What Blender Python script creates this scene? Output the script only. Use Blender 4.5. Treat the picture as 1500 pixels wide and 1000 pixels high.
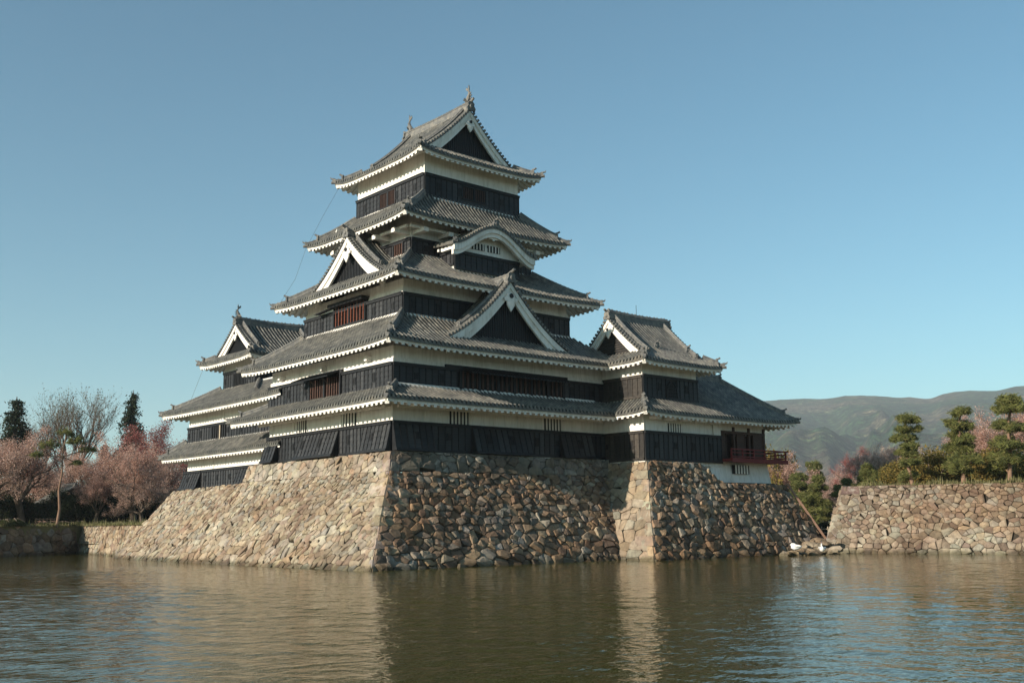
import bpy, math, random
import numpy as np
from mathutils import Vector, Matrix, noise

# ------------------------------------------------------------------ camera, sky, sun, exposure
S = bpy.context.scene
COL = S.collection
for o in list(bpy.data.objects):
    bpy.data.objects.remove(o)
RND = random.Random(11)
NRG = np.random.default_rng(5)

CAM = Vector((-46.597, -62.203, 2.511))
FW = Vector((0.6460800, 0.7437820, 0.1713739))
RT = Vector((0.7562209, -0.6542137, -0.0115938))
UP = Vector((-0.1034919, -0.1370871, 0.9851378))
cd = bpy.data.cameras.new('camera')
cam = bpy.data.objects.new('camera', cd)
COL.objects.link(cam)
cam.matrix_world = Matrix(((RT.x, UP.x, -FW.x, CAM.x), (RT.y, UP.y, -FW.y, CAM.y), (RT.z, UP.z, -FW.z, CAM.z), (0, 0, 0, 1)))
cd.sensor_width = 36.0
cd.lens = 36.0 * 1532.44 / 1500
cd.clip_start = 0.5
cd.clip_end = 40000
S.camera = cam

SUN_EL = math.radians(18.5)
SUN_AZ = math.radians(3.0)          # behind the -X direction, towards +Y
SUN_DIR = Vector((-math.cos(SUN_EL) * math.cos(SUN_AZ), math.cos(SUN_EL) * math.sin(SUN_AZ), math.sin(SUN_EL)))
w = bpy.data.worlds.new('World')
S.world = w
w.use_nodes = True
nt = w.node_tree
sky = nt.nodes.new('ShaderNodeTexSky')
sky.sky_type = 'NISHITA'
sky.sun_disc = False
sky.sun_elevation = SUN_EL
sky.sun_rotation = math.atan2(SUN_DIR.x, SUN_DIR.y)
sky.altitude = 600
sky.air_density = 1.0
sky.dust_density = 0.9
sky.ozone_density = 1.0
bg = nt.nodes['Background']
bg.inputs[1].default_value = 0.086
grade = nt.nodes.new('ShaderNodeMix')       # the whole sky a touch more cyan, evenly
grade.data_type = 'RGBA'
grade.blend_type = 'MULTIPLY'
grade.inputs[0].default_value = 1.0
grade.inputs[7].default_value = (0.55, 0.95, 0.965, 1)
nt.links.new(sky.outputs[0], grade.inputs[6])
nt.links.new(grade.outputs[2], bg.inputs[0])
sl = bpy.data.lights.new('sun', 'SUN')
sl.energy = 5.0
sl.angle = math.radians(0.53)
sl.color = (1.0, 0.90, 0.76)
so = bpy.data.objects.new('sun', sl)
COL.objects.link(so)
so.rotation_euler = SUN_DIR.to_track_quat('Z', 'Y').to_euler()
S.view_settings.view_transform = 'Standard'
S.view_settings.look = 'None'
S.view_settings.exposure = 0.75
S.view_settings.gamma = 1.0
S.view_settings.use_curve_mapping = False
S.cycles.max_bounces = 6
S.cycles.volume_bounces = 0
S.cycles.use_denoising = True


# ------------------------------------------------------------------ materials
def new_mat(name, rough=0.8, spec=0.3):
    m = bpy.data.materials.new(name)
    m.use_nodes = True
    b = m.node_tree.nodes['Principled BSDF']
    b.inputs['Roughness'].default_value = rough
    b.inputs['Specular IOR Level'].default_value = spec
    return m, m.node_tree, b


def nd(t, kind, **kw):
    n = t.nodes.new(kind)
    for k, v in kw.items():
        if k in n.inputs:
            n.inputs[k].default_value = v
        else:
            setattr(n, k, v)
    return n


def pos(t):
    return nd(t, 'ShaderNodeNewGeometry').outputs['Position']


def noise_tex(t, scale, detail=4.0, rough=0.6, vec=None, stretch=None):
    n = nd(t, 'ShaderNodeTexNoise')
    n.inputs['Scale'].default_value = scale
    n.inputs['Detail'].default_value = detail
    n.inputs['Roughness'].default_value = rough
    src = vec if vec is not None else pos(t)
    if stretch:
        mp = nd(t, 'ShaderNodeMapping')
        mp.inputs['Scale'].default_value = stretch
        t.links.new(src, mp.inputs['Vector'])
        src = mp.outputs['Vector']
    t.links.new(src, n.inputs['Vector'])
    return n.outputs['Fac']


def ramp(t, fac, stops, interp='LINEAR'):
    r = nd(t, 'ShaderNodeValToRGB')
    r.color_ramp.interpolation = interp
    e = r.color_ramp.elements
    while len(e) < len(stops):
        e.new(0.5)
    for i, (p, c) in enumerate(stops):
        e[i].position = p
        e[i].color = (*c, 1) if len(c) == 3 else c
    t.links.new(fac, r.inputs['Fac'])
    return r.outputs['Color']


def mix(t, a, b, fac, mode='MIX'):
    m = nd(t, 'ShaderNodeMix')
    m.data_type = 'RGBA'
    m.blend_type = mode
    for s, v in ((0, fac), (6, a), (7, b)):
        if isinstance(v, (int, float)):
            m.inputs[s].default_value = v
        elif isinstance(v, tuple):
            m.inputs[s].default_value = (*v, 1)
        else:
            t.links.new(v, m.inputs[s])
    return m.outputs[2]


def bump(t, b, height, strength=0.5, dist=0.02):
    n = nd(t, 'ShaderNodeBump')
    n.inputs['Strength'].default_value = strength
    n.inputs['Distance'].default_value = dist
    t.links.new(height, n.inputs['Height'])
    t.links.new(n.outputs['Normal'], b.inputs['Normal'])


def attr(t, name='tone'):
    n = nd(t, 'ShaderNodeAttribute')
    n.attribute_name = name
    return n.outputs['Color']


MAT = {}


def make_materials():
    # white plaster, a little yellowed, with faint rain streaks
    m, t, b = new_mat('plaster', 0.9, 0.15)
    f = noise_tex(t, 0.8, 5, 0.65, stretch=(1, 1, 0.25))
    c = ramp(t, f, [(0.25, (0.62, 0.575, 0.51)), (0.5, (0.83, 0.785, 0.72)), (0.75, (0.87, 0.835, 0.785))])
    f2 = noise_tex(t, 5.0, 6, 0.7, stretch=(1, 1, 0.12))
    c = mix(t, c, ramp(t, f2, [(0.34, (0.60, 0.57, 0.52)), (0.52, (1, 1, 1))]), 0.45, 'MULTIPLY')
    t.links.new(c, b.inputs['Base Color'])
    bump(t, b, noise_tex(t, 12, 4), 0.25, 0.02)
    MAT['plaster'] = m
    # black lacquered boards
    for nm, ca, cb in (('black_board', (0.012, 0.013, 0.015), (0.034, 0.035, 0.038)), ('worn_board', (0.014, 0.013, 0.012), (0.055, 0.045, 0.036)), ('black_frame', (0.006, 0.007, 0.009), (0.018, 0.019, 0.022))):
        m, t, b = new_mat(nm, 0.55, 0.35)
        f = noise_tex(t, 3.0, 6, 0.7, stretch=(1, 1, 2.5))
        c = ramp(t, f, [(0.3, ca), (0.72, cb)])
        oi = nd(t, 'ShaderNodeObjectInfo')      # every panel has faded differently
        c = mix(t, c, ramp(t, oi.outputs['Random'], [(0.0, (.62, .62, .64)), (0.6, (1, 1, 1)), (1.0, (1.75, 1.7, 1.62))]), 1.0, 'MULTIPLY')
        t.links.new(c, b.inputs['Base Color'])
        t.links.new(ramp(t, f, [(0.3, (0.45,) * 3), (0.7, (0.75,) * 3)]), b.inputs['Roughness'])
        bump(t, b, noise_tex(t, 30, 4, 0.6, stretch=(1, 1, 6)), 0.3, 0.008)
        MAT[nm] = m
    # fired clay roof tiles, weathered, with pale lichen and brown patches
    m, t, b = new_mat('roof_tile', 0.48, 0.55)
    f = noise_tex(t, 1.3, 5, 0.7)
    c = ramp(t, f, [(0.28, (0.056, 0.056, 0.056)), (0.5, (0.108, 0.105, 0.098)), (0.72, (0.19, 0.178, 0.155))])
    wn = nd(t, 'ShaderNodeTexVoronoi')
    wn.inputs['Scale'].default_value = 3.6
    t.links.new(pos(t), wn.inputs['Vector'])
    hs = nd(t, 'ShaderNodeSeparateColor')
    t.links.new(wn.outputs['Color'], hs.inputs[0])
    c = mix(t, c, ramp(t, hs.outputs[0], [(0.0, (0.65, 0.66, 0.68)), (1.0, (1.2, 1.17, 1.1))]), 0.6, 'MULTIPLY')
    f2 = noise_tex(t, 0.55, 6, 0.75)
    c = mix(t, c, (0.19, 0.15, 0.105), ramp(t, f2, [(0.58, (0, 0, 0)), (0.74, (0.6, 0.6, 0.6))]))
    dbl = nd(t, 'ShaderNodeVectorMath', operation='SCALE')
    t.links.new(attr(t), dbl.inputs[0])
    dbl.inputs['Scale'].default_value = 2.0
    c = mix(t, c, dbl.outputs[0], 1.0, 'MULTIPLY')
    t.links.new(c, b.inputs['Base Color'])
    bump(t, b, noise_tex(t, 22, 4), 0.4, 0.015)
    MAT['roof_tile'] = m
    m, t, b = new_mat('ridge_tile', 0.65, 0.35)
    f = noise_tex(t, 3.0, 5, 0.7)
    c = ramp(t, f, [(0.28, (0.06, 0.062, 0.064)), (0.52, (0.15, 0.145, 0.135)), (0.75, (0.29, 0.255, 0.20))])
    t.links.new(c, b.inputs['Base Color'])
    bump(t, b, noise_tex(t, 14, 4), 0.5, 0.03)
    MAT['ridge_tile'] = m
    # painted and bare timber
    for nm, ca, cb in (('red_lacquer', (0.10, 0.012, 0.012), (0.20, 0.026, 0.022)), ('vermilion_bar', (0.075, 0.020, 0.010), (0.16, 0.042, 0.018)), ('brown_wood', (0.035, 0.018, 0.013), (0.085, 0.04, 0.028)), ('pale_wood', (0.30, 0.24, 0.17), (0.48, 0.40, 0.30)), ('rail_wood', (0.16, 0.09, 0.06), (0.28, 0.17, 0.12)), ('dark_opening', (0.006, 0.006, 0.007), (0.012, 0.011, 0.011)), ('copper_green', (0.16, 0.25, 0.22), (0.26, 0.36, 0.32)), ('cable', (0.05, 0.05, 0.05), (0.09, 0.09, 0.09))):
        m, t, b = new_mat(nm, 0.6, 0.3)
        f = noise_tex(t, 5.0, 5, 0.65, stretch=(1, 1, 3))
        t.links.new(ramp(t, f, [(0.3, ca), (0.7, cb)]), b.inputs['Base Color'])
        MAT[nm] = m
    # stones: each stone carries its own tone
    m, t, b = new_mat('stone', 0.88, 0.2)
    f = noise_tex(t, 2.2, 7, 0.72)
    c = mix(t, attr(t), ramp(t, f, [(0.28, (0.45, 0.42, 0.40)), (0.5, (1, 1, 1)), (0.72, (1.45, 1.4, 1.3))]), 0.9, 'MULTIPLY')
    f2 = noise_tex(t, 1.1, 6, 0.75)
    f3 = noise_tex(t, 0.35, 4, 0.6)
    c = mix(t, c, ramp(t, f3, [(0.35, (0.72, 0.68, 0.66)), (0.6, (1.12, 1.1, 1.05))]), 0.8, 'MULTIPLY')
    f4 = noise_tex(t, 0.16, 3, 0.6, stretch=(1, 1, 2.2))
    c = mix(t, c, mix(t, c, (.84, .74, .67), 1.0, 'MULTIPLY'), ramp(t, f4, [(0.45, (0, 0, 0)), (0.62, (1, 1, 1))]))
    c = mix(t, c, (0.40, 0.39, 0.35), ramp(t, f2, [(0.60, (0, 0, 0)), (0.70, (0.45,) * 3)]))
    t.links.new(c, b.inputs['Base Color'])
    sx = nd(t, 'ShaderNodeSeparateXYZ')      # wet tide mark just above the water
    t.links.new(pos(t), sx.inputs[0])
    wob = nd(t, 'ShaderNodeMath', operation='MULTIPLY_ADD')
    t.links.new(noise_tex(t, 1.7, 3), wob.inputs[0])
    wob.inputs[1].default_value = -.5
    t.links.new(sx.outputs['Z'], wob.inputs[2])
    wet = nd(t, 'ShaderNodeMapRange')
    t.links.new(wob.outputs[0], wet.inputs[0])
    wet.inputs[1].default_value = -.12
    wet.inputs[2].default_value = .12
    c = mix(t, mix(t, c, (.42, .42, .36), 1.0, 'MULTIPLY'), c, wet.outputs[0])
    t.links.new(c, b.inputs['Base Color'])
    rg = nd(t, 'ShaderNodeMapRange')
    t.links.new(wet.outputs[0], rg.inputs[0])
    rg.inputs[3].default_value = .4
    rg.inputs[4].default_value = .9
    t.links.new(rg.outputs[0], b.inputs['Roughness'])
    h1 = nd(t, 'ShaderNodeMath', operation='ADD')
    t.links.new(noise_tex(t, 6, 8, 0.7), h1.inputs[0])
    t.links.new(noise_tex(t, 25, 4, 0.7), h1.inputs[1])
    bump(t, b, h1.outputs[0], 0.7, 0.06)
    MAT['stone'] = m
    m, t, b = new_mat('packed_earth', 0.95, 0.1)
    f = noise_tex(t, 4.0, 6, 0.7)
    t.links.new(ramp(t, f, [(0.3, (0.025, 0.02, 0.016)), (0.7, (0.06, 0.05, 0.038))]), b.inputs['Base Color'])
    MAT['earth'] = m
    m, t, b = new_mat('dry_grass', 0.95, 0.1)
    f = noise_tex(t, 0.9, 7, 0.72)
    t.links.new(ramp(t, f, [(0.3, (0.10, 0.085, 0.04)), (0.5, (0.19, 0.16, 0.08)), (0.7, (0.12, 0.13, 0.05))]), b.inputs['Base Color'])
    bump(t, b, noise_tex(t, 9, 5), 0.8, 0.1)
    MAT['dry_grass'] = m
    # moat water
    m, t, b = new_mat('moat_water', 0.04, 0.5)
    f = noise_tex(t, 0.05, 4, 0.6)
    t.links.new(ramp(t, f, [(0.3, (0.046, 0.043, 0.007)), (0.7, (0.064, 0.057, 0.010))]), b.inputs['Base Color'])
    b.inputs['IOR'].default_value = 1.333
    h1 = noise_tex(t, 0.9, 2, 0.5, stretch=(1.0, 1.3, 1))
    h2 = noise_tex(t, 3.4, 2, 0.5, stretch=(1.0, 1.3, 1))
    ad = nd(t, 'ShaderNodeMath', operation='MULTIPLY_ADD')
    t.links.new(h2, ad.inputs[0])
    ad.inputs[1].default_value = 0.6
    t.links.new(h1, ad.inputs[2])
    # breeze: patches of livelier water
    bp = nd(t, 'ShaderNodeBump')
    bp.inputs['Strength'].default_value = 1.0
    t.links.new(ad.outputs[0], bp.inputs['Height'])
    pz = noise_tex(t, 0.045, 3, 0.6)
    ds = nd(t, 'ShaderNodeMapRange')
    t.links.new(pz, ds.inputs[0])
    ds.inputs[1].default_value = 0.35
    ds.inputs[2].default_value = 0.65
    ds.inputs[3].default_value = 0.025
    ds.inputs[4].default_value = 0.06
    t.links.new(ds.outputs[0], bp.inputs['Distance'])
    t.links.new(bp.outputs['Normal'], b.inputs['Normal'])
    MAT['water'] = m
    # bark and leaves (leaf tone per clump)
    for nm, ca, cb in (('bark_grey', (0.08, 0.06, 0.045), (0.20, 0.15, 0.115)), ('bark_red', (0.13, 0.075, 0.05), (0.30, 0.19, 0.13))):
        m, t, b = new_mat(nm, 0.9, 0.15)
        f = noise_tex(t, 3.0, 6, 0.7, stretch=(1, 1, 0.4))
        t.links.new(ramp(t, f, [(0.3, ca), (0.7, cb)]), b.inputs['Base Color'])
        bump(t, b, noise_tex(t, 9, 5, 0.7), 0.8, 0.05)
        MAT[nm] = m
    m, t, b = new_mat('leaf', 0.8, 0.15)
    t.links.new(attr(t), b.inputs['Base Color'])
    tl = nd(t, 'ShaderNodeBsdfTranslucent')
    t.links.new(attr(t), tl.inputs['Color'])
    ms = nd(t, 'ShaderNodeMixShader')
    ms.inputs[0].default_value = 0.4
    t.links.new(b.outputs[0], ms.inputs[1])
    t.links.new(tl.outputs[0], ms.inputs[2])
    t.links.new(ms.outputs[0], t.nodes['Material Output'].inputs['Surface'])
    MAT['leaf'] = m
    m, t, b = new_mat('white_feather', 0.8, 0.2)
    f = noise_tex(t, 9.0, 4)
    t.links.new(ramp(t, f, [(0.3, (0.72, 0.70, 0.66)), (0.7, (0.85, 0.84, 0.82))]), b.inputs['Base Color'])
    MAT['feather'] = m
    m, t, b = new_mat('orange_beak', 0.5, 0.3)
    b.inputs['Base Color'].default_value = (0.45, 0.16, 0.03, 1)
    MAT['beak'] = m
    # wooded mountains
    m, t, b = new_mat('mountain_forest', 0.95, 0.05)
    f = noise_tex(t, 0.0035, 6, 0.62)
    c = ramp(t, f, [(0.42, (0.016, 0.042, 0.018)), (0.52, (0.028, 0.054, 0.024)), (0.58, (0.065, 0.062, 0.038)), (0.72, (0.11, 0.085, 0.062))])
    f2 = noise_tex(t, 0.04, 5, 0.75)
    c = mix(t, c, ramp(t, f2, [(0.36, (0.15, 0.15, 0.16)), (0.5, (.9, .9, .9)), (0.64, (2.6, 2.5, 2.2))]), 0.95, 'MULTIPLY')
    vo = nd(t, 'ShaderNodeTexVoronoi')      # tree crowns, the shade between them painted into the colour
    vo.inputs['Scale'].default_value = 0.045
    t.links.new(pos(t), vo.inputs['Vector'])
    c = mix(t, c, ramp(t, vo.outputs['Distance'], [(0.1, (1.5, 1.5, 1.4)), (0.75, (.35, .35, .38))]), 0.9, 'MULTIPLY')
    sx = nd(t, 'ShaderNodeSeparateXYZ')
    t.links.new(pos(t), sx.inputs[0])
    hz_ = nd(t, 'ShaderNodeMapRange')
    t.links.new(sx.outputs['Z'], hz_.inputs[0])
    hz_.inputs[1].default_value = 50
    hz_.inputs[2].default_value = 190
    hz_.inputs[3].default_value = 0.75
    hz_.inputs[4].default_value = 0.0
    c = mix(t, c, mix(t, (.15, .10, .085), ramp(t, f2, [(0.36, (0.4, 0.4, 0.4)), (0.62, (1.6, 1.5, 1.5))]), 1.0, 'MULTIPLY'), hz_.outputs[0])
    t.links.new(c, b.inputs['Base Color'])
    bump(t, b, noise_tex(t, 0.03, 4, 0.7), 1.0, 22.0)
    MAT['mountain'] = m


make_materials()


# ------------------------------------------------------------------ mesh and object helpers
class MB:
    def __init__(s):
        s.V, s.F, s.T, s.n, s.tone = [], [], [], 0, (0.5, 0.5, 0.5)

    def add(s, v, f):
        v = np.asarray(v, float).reshape(-1, 3)
        n = s.n
        s.V.append(v)
        s.F.extend([tuple(i + n for i in q) for q in f])
        s.T.append(np.tile(np.asarray(s.tone, float), (len(v), 1)))
        s.n += len(v)

    def grid(s, P, closed=False, tones=None):
        P = np.asarray(P, float)
        r, c = P.shape[:2]
        i = np.arange(r * c).reshape(r, c)
        if closed:
            i = np.concatenate([i, i[:, :1]], 1)
        q = np.stack([i[:-1, :-1], i[:-1, 1:], i[1:, 1:], i[1:, :-1]], -1).reshape(-1, 4) + s.n
        s.V.append(P.reshape(-1, 3))
        s.F.extend(map(tuple, q.tolist()))
        s.T.append(np.tile(np.asarray(s.tone, float), (r * c, 1)) if tones is None else np.asarray(tones, float).reshape(-1, 3))
        s.n += r * c

    def hexa(s, p):      # eight corners: bottom 0-3 counter-clockwise, top 4-7
        s.add(p, [(3, 2, 1, 0), (4, 5, 6, 7), (0, 1, 5, 4), (1, 2, 6, 5), (2, 3, 7, 6), (3, 0, 4, 7)])

    def box(s, x0, x1, y0, y1, z0, z1):
        s.hexa([(x0, y0, z0), (x1, y0, z0), (x1, y1, z0), (x0, y1, z0), (x0, y0, z1), (x1, y0, z1), (x1, y1, z1), (x0, y1, z1)])

    def bar(s, a, b, w, h, up=(0, 0, 1)):      # rectangular bar from a to b
        a, b = Vector(a), Vector(b)
        d = (b - a).normalized()
        sd = d.cross(Vector(up))
        sd = sd.normalized() if sd.length > 1e-5 else Vector((1, 0, 0))
        u = sd.cross(d).normalized()
        k = [(-1, -1), (1, -1), (1, 1), (-1, 1)]
        s.hexa([p + sd * (i * w / 2) + u * (j * h / 2) for p in (a, b) for i, j in k])

    def tube(s, pts, rad, n=6, cap=True):
        pts = [Vector(p) for p in pts]
        if not hasattr(rad, '__len__'):
            rad = [rad] * len(pts)
        rings = []
        ref = Vector((0.31, 0.21, 0.93))
        for i, p in enumerate(pts):
            d = (pts[min(i + 1, len(pts) - 1)] - pts[max(i - 1, 0)])
            d = d.normalized() if d.length > 1e-9 else Vector((0, 0, 1))
            a = d.cross(ref)
            if a.length < 0.05:
                a = d.cross(Vector((1, 0, 0)))
            a.normalize()
            b = d.cross(a)
            rings.append([p + (a * math.cos(k * 2 * math.pi / n) + b * math.sin(k * 2 * math.pi / n)) * rad[i] for k in range(n)])
        m = s.n
        s.grid(np.array([[tuple(q) for q in r] for r in rings]), closed=True)
        if cap:
            s.F.append(tuple(m + k for k in range(n)))
            s.F.append(tuple(m + (len(pts) - 1) * n + n - 1 - k for k in range(n)))

    def disc(s, c, axis, r, n=8):
        ax = Vector(axis).normalized()
        a = ax.cross(Vector((0, 0, 1)))
        if a.length < 0.05:
            a = ax.cross(Vector((1, 0, 0)))
        a.normalize()
        b = ax.cross(a)
        c = Vector(c)
        s.add([c + (a * math.cos(k * 2 * math.pi / n) + b * math.sin(k * 2 * math.pi / n)) * r for k in range(n)], [tuple(range(n))])

    def mesh(s, name, mat, tone=False, smooth=False):
        me = bpy.data.meshes.new(name)
        v = np.concatenate(s.V) if s.V else np.zeros((0, 3))
        me.from_pydata(v.tolist(), [], s.F)
        if tone:
            a = me.attributes.new('tone', 'FLOAT_COLOR', 'POINT')
            tt = np.concatenate(s.T)
            a.data.foreach_set('color', np.concatenate([tt, np.ones((len(tt), 1))], 1).ravel())
        if smooth:
            me.polygons.foreach_set('use_smooth', [True] * len(me.polygons))
        for mm in (mat if isinstance(mat, (list, tuple)) else [mat]):
            me.materials.append(MAT[mm])
        return me


def obj(name, me, parent=None, kind=None, label=None):
    o = bpy.data.objects.new(name, me)
    COL.objects.link(o)
    if parent is not None:
        o.parent = parent
        if parent.type == 'EMPTY':
            o.matrix_parent_inverse = Matrix.Translation(-parent.location)
    if kind:
        o['kind'] = kind
    if label:
        o['label'] = label
    return o


def part(name, mb, mat, parent, kind=None, tone=False, smooth=False, label=None):
    tone = tone or mat in ('roof_tile', 'stone')
    return obj(name, mb.mesh(name, mat, tone, smooth), parent, kind, label)


def thing(name, label, cat, loc, group=None):
    o = bpy.data.objects.new(name, None)
    o.empty_display_size = 0.5
    COL.objects.link(o)
    o.location = loc
    tag(o, label, cat, group)
    return o


def tag(o, label, cat, group=None):
    o['label'] = label
    o['category'] = cat
    if group:
        o['group'] = group
    return o


def structure(name, mb, mat, smooth=False):
    o = obj(name, mb.mesh(name, mat, False, smooth))
    o['kind'] = 'structure'
    return o


def lerp(a, b, k):
    return a + (b - a) * k


def spot(px, dist, py=None):
    """Ground position (or, with py, a 3-D point) seen at a column of the 1500x1000 photograph, DIST metres from the camera."""
    d = FW + RT * ((px - 750) / 1532.44) + UP * ((500 - (py if py is not None else 765)) / 1532.44)
    d = d / math.hypot(d.x, d.y)
    return CAM + d * dist


# ------------------------------------------------------------------ roofs
class Side:
    """One slope of a hipped roof. u runs along the eave, d runs inwards from it."""

    def __init__(s, side, E, zp, lift, kl, kr, dmax):
        x0, x1, y0, y1 = E
        s.side, s.E, s.zp, s.lift, s.kl, s.kr, s.dmax = side, E, zp, lift, kl, kr, dmax
        s.L = (x1 - x0) if side in 'FB' else (y1 - y0)

    def xy(s, u, d):
        x0, x1, y0, y1 = s.E
        return {'F': lambda: (x0 + u, y0 + d), 'B': lambda: (x1 - u, y1 - d), 'L': lambda: (x0 + d, y1 - u), 'R': lambda: (x1 - d, y0 + u)}[s.side]()

    def dlim(s, u):
        return np.clip(np.minimum(np.minimum(s.kl * u, s.kr * (s.L - u)), s.dmax), 0, None)

    def z(s, u, d):
        t = np.abs(2 * u / s.L - 1)
        return s.zp(d) + s.lift * t ** 5 * np.clip(1 - d / min(s.dmax, 3.5), 0, 1) ** 1.5

    def P(s, u, d, dz=0.0):
        u, d = np.broadcast_arrays(np.asarray(u, float), np.asarray(d, float))
        x, y = s.xy(u, d)
        return np.stack([x, y, s.z(u, d) + dz], -1)

    def out(s):
        return {'F': (0, -1, 0), 'B': (0, 1, 0), 'L': (-1, 0, 0), 'R': (1, 0, 0)}[s.side]


def profile(z0, z1, run, c):
    return lambda d: z0 + (z1 - z0) * ((1 - c) * (d / run) + c * (d / run) ** 2)


PROF_U = np.array([-0.5, -0.29, -0.25, -0.11, 0.11, 0.25, 0.29])
PROF_H = np.array([0.0, 0.0, 0.13, 0.20, 0.20, 0.13, 0.0])


def tile_columns(mb, u0, u1, pitch, pt, slope_len, rows_of, eave_dir, cap_at=True):
    """Rows of round tiles: pt(u, d, dz) -> points, rows_of(u) -> greatest d at each u."""
    n = max(1, round((u1 - u0) / pitch))
    p = (u1 - u0) / n
    U = np.concatenate([(u0 + (k + 0.5) * p + PROF_U * p) for k in range(n)] + [[u1]])
    H = np.concatenate([np.tile(PROF_H, n), [0.0]])
    nc = max(2, round(slope_len / 0.30))
    dm = rows_of(U)
    gmax = dm.max()
    ds, hz = [], []
    for k in range(nc):
        ds += [gmax * k / nc, gmax * (k + 0.96) / nc]
        hz += [0.026, 0.010]
    Dg = np.minimum(np.array(ds)[:, None], dm[None, :])
    jit = NRG.normal(0, 0.003, (len(ds), len(U)))
    Z = H[None, :] + np.array(hz)[:, None] + jit
    Z = Z + 0.022 * np.sin(U * .9 + NRG.uniform(0, 6))[None, :] * np.sin(Dg * 1.3 + 1)      # slight settling
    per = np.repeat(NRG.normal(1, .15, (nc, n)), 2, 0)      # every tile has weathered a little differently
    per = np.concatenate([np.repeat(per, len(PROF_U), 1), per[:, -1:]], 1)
    base = np.concatenate([np.tile(np.array([.20, .23, .50, .68, .68, .50, .23]), n), [.20]])[None, :]  # rib shading put into the colour: pans dark, round covers light
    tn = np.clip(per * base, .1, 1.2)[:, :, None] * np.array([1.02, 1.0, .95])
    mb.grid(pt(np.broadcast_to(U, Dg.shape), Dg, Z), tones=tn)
    mb.tone = (.5, .49, .46)
    # lip of the eave course and the round end discs
    a = pt(U, np.zeros_like(U), Z[0])
    b = pt(U, np.zeros_like(U), np.zeros_like(U) - 0.10)
    mb.grid(np.stack([b, a]))
    if cap_at:
        for k in range(n):
            uc = u0 + (k + 0.5) * p
            c = pt(np.array([uc]), np.array([0.0]), np.array([0.06]))[0]
            mb.disc(Vector(c) + Vector(eave_dir) * 0.03, eave_dir, 0.10, 8)
            ring_out = Vector(c) + Vector(eave_dir) * 0.03
            mb.tube([ring_out - Vector(eave_dir) * 0.12, ring_out], 0.10, 8, False)


def ridge_bar(mb, pts, w=0.34, h=0.36):
    """A stacked tile ridge swept along pts, with a round cap row."""
    prof = [(-w / 2, -0.15), (-w / 2, h * 0.33), (-w * 0.42, h * 0.36), (-w * 0.42, h * 0.7), (-w * 0.5, h * 0.72), (-w * 0.3, h * 0.86), (-w * 0.16, h * 1.08), (w * 0.16, h * 1.08), (w * 0.3, h * 0.86), (w * 0.5, h * 0.72), (w * 0.42, h * 0.7), (w * 0.42, h * 0.36), (w / 2, h * 0.33), (w / 2, -0.15)]
    rows = []
    pts = [Vector(p) for p in pts]
    for i, p in enumerate(pts):
        d = pts[min(i + 1, len(pts) - 1)] - pts[max(i - 1, 0)]
        sd = Vector((d.y, -d.x, 0))
        sd = sd.normalized() if sd.length > 1e-6 else Vector((1, 0, 0))
        up = sd.cross(d).normalized()
        if up.z < 0:
            up = -up
        rows.append([tuple(p + sd * a + up * b) for a, b in prof])
    n0 = mb.n
    k = len(prof)
    mb.grid(np.array(rows))
    mb.F.append(tuple(n0 + i for i in range(k)))
    mb.F.append(tuple(n0 + (len(pts) - 1) * k + k - 1 - i for i in range(k)))
    # bead row of cap tiles
    for i in range(len(pts) - 1):
        a, b = pts[i], pts[i + 1]
        L = (b - a).length
        for j in range(int(L / 0.33)):
            c = a.lerp(b, (j + 0.5) * 0.33 / L) + Vector((0, 0, h * 1.02))
            dd = (b - a).normalized()
            mb.tube([c - dd * 0.05, c + dd * 0.05], w * 0.24, 6)


def end_tile(mb, p, out, sc=1.0, horn=True):
    """Ornamental ridge-end tile: shouldered plate, boss, scrolls and a small upright horn."""
    o = Vector(out).normalized()
    sd = Vector((o.y, -o.x, 0))
    p = Vector(p)
    ol = [(-0.30, -0.16), (-0.36, 0.05), (-0.24, 0.22), (-0.27, 0.38), (-0.12, 0.52), (0.12, 0.52), (0.27, 0.38), (0.24, 0.22), (0.36, 0.05), (0.30, -0.16), (0.14, -0.10), (-0.14, -0.10)]
    n = len(ol)
    v = [p + sd * (a * sc) + Vector((0, 0, b * sc)) + o * (t * sc) for t in (-0.07, 0.07) for a, b in ol]
    mb.add(v, [tuple(range(n)), tuple(range(2 * n - 1, n - 1, -1))] + [(i, (i + 1) % n, n + (i + 1) % n, n + i) for i in range(n)])
    c = p + Vector((0, 0, 0.18 * sc))
    mb.tube([c + o * 0.05 * sc, c + o * 0.13 * sc], [0.17 * sc, 0.12 * sc], 8)
    if horn:
        a = p + Vector((0, 0, 0.5 * sc))
        mb.tube([a - o * 0.12 * sc, a + o * 0.10 * sc + Vector((0, 0, 0.05 * sc)), a + o * 0.3 * sc + Vector((0, 0, 0.16 * sc))], 0.09 * sc, 8)


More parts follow.
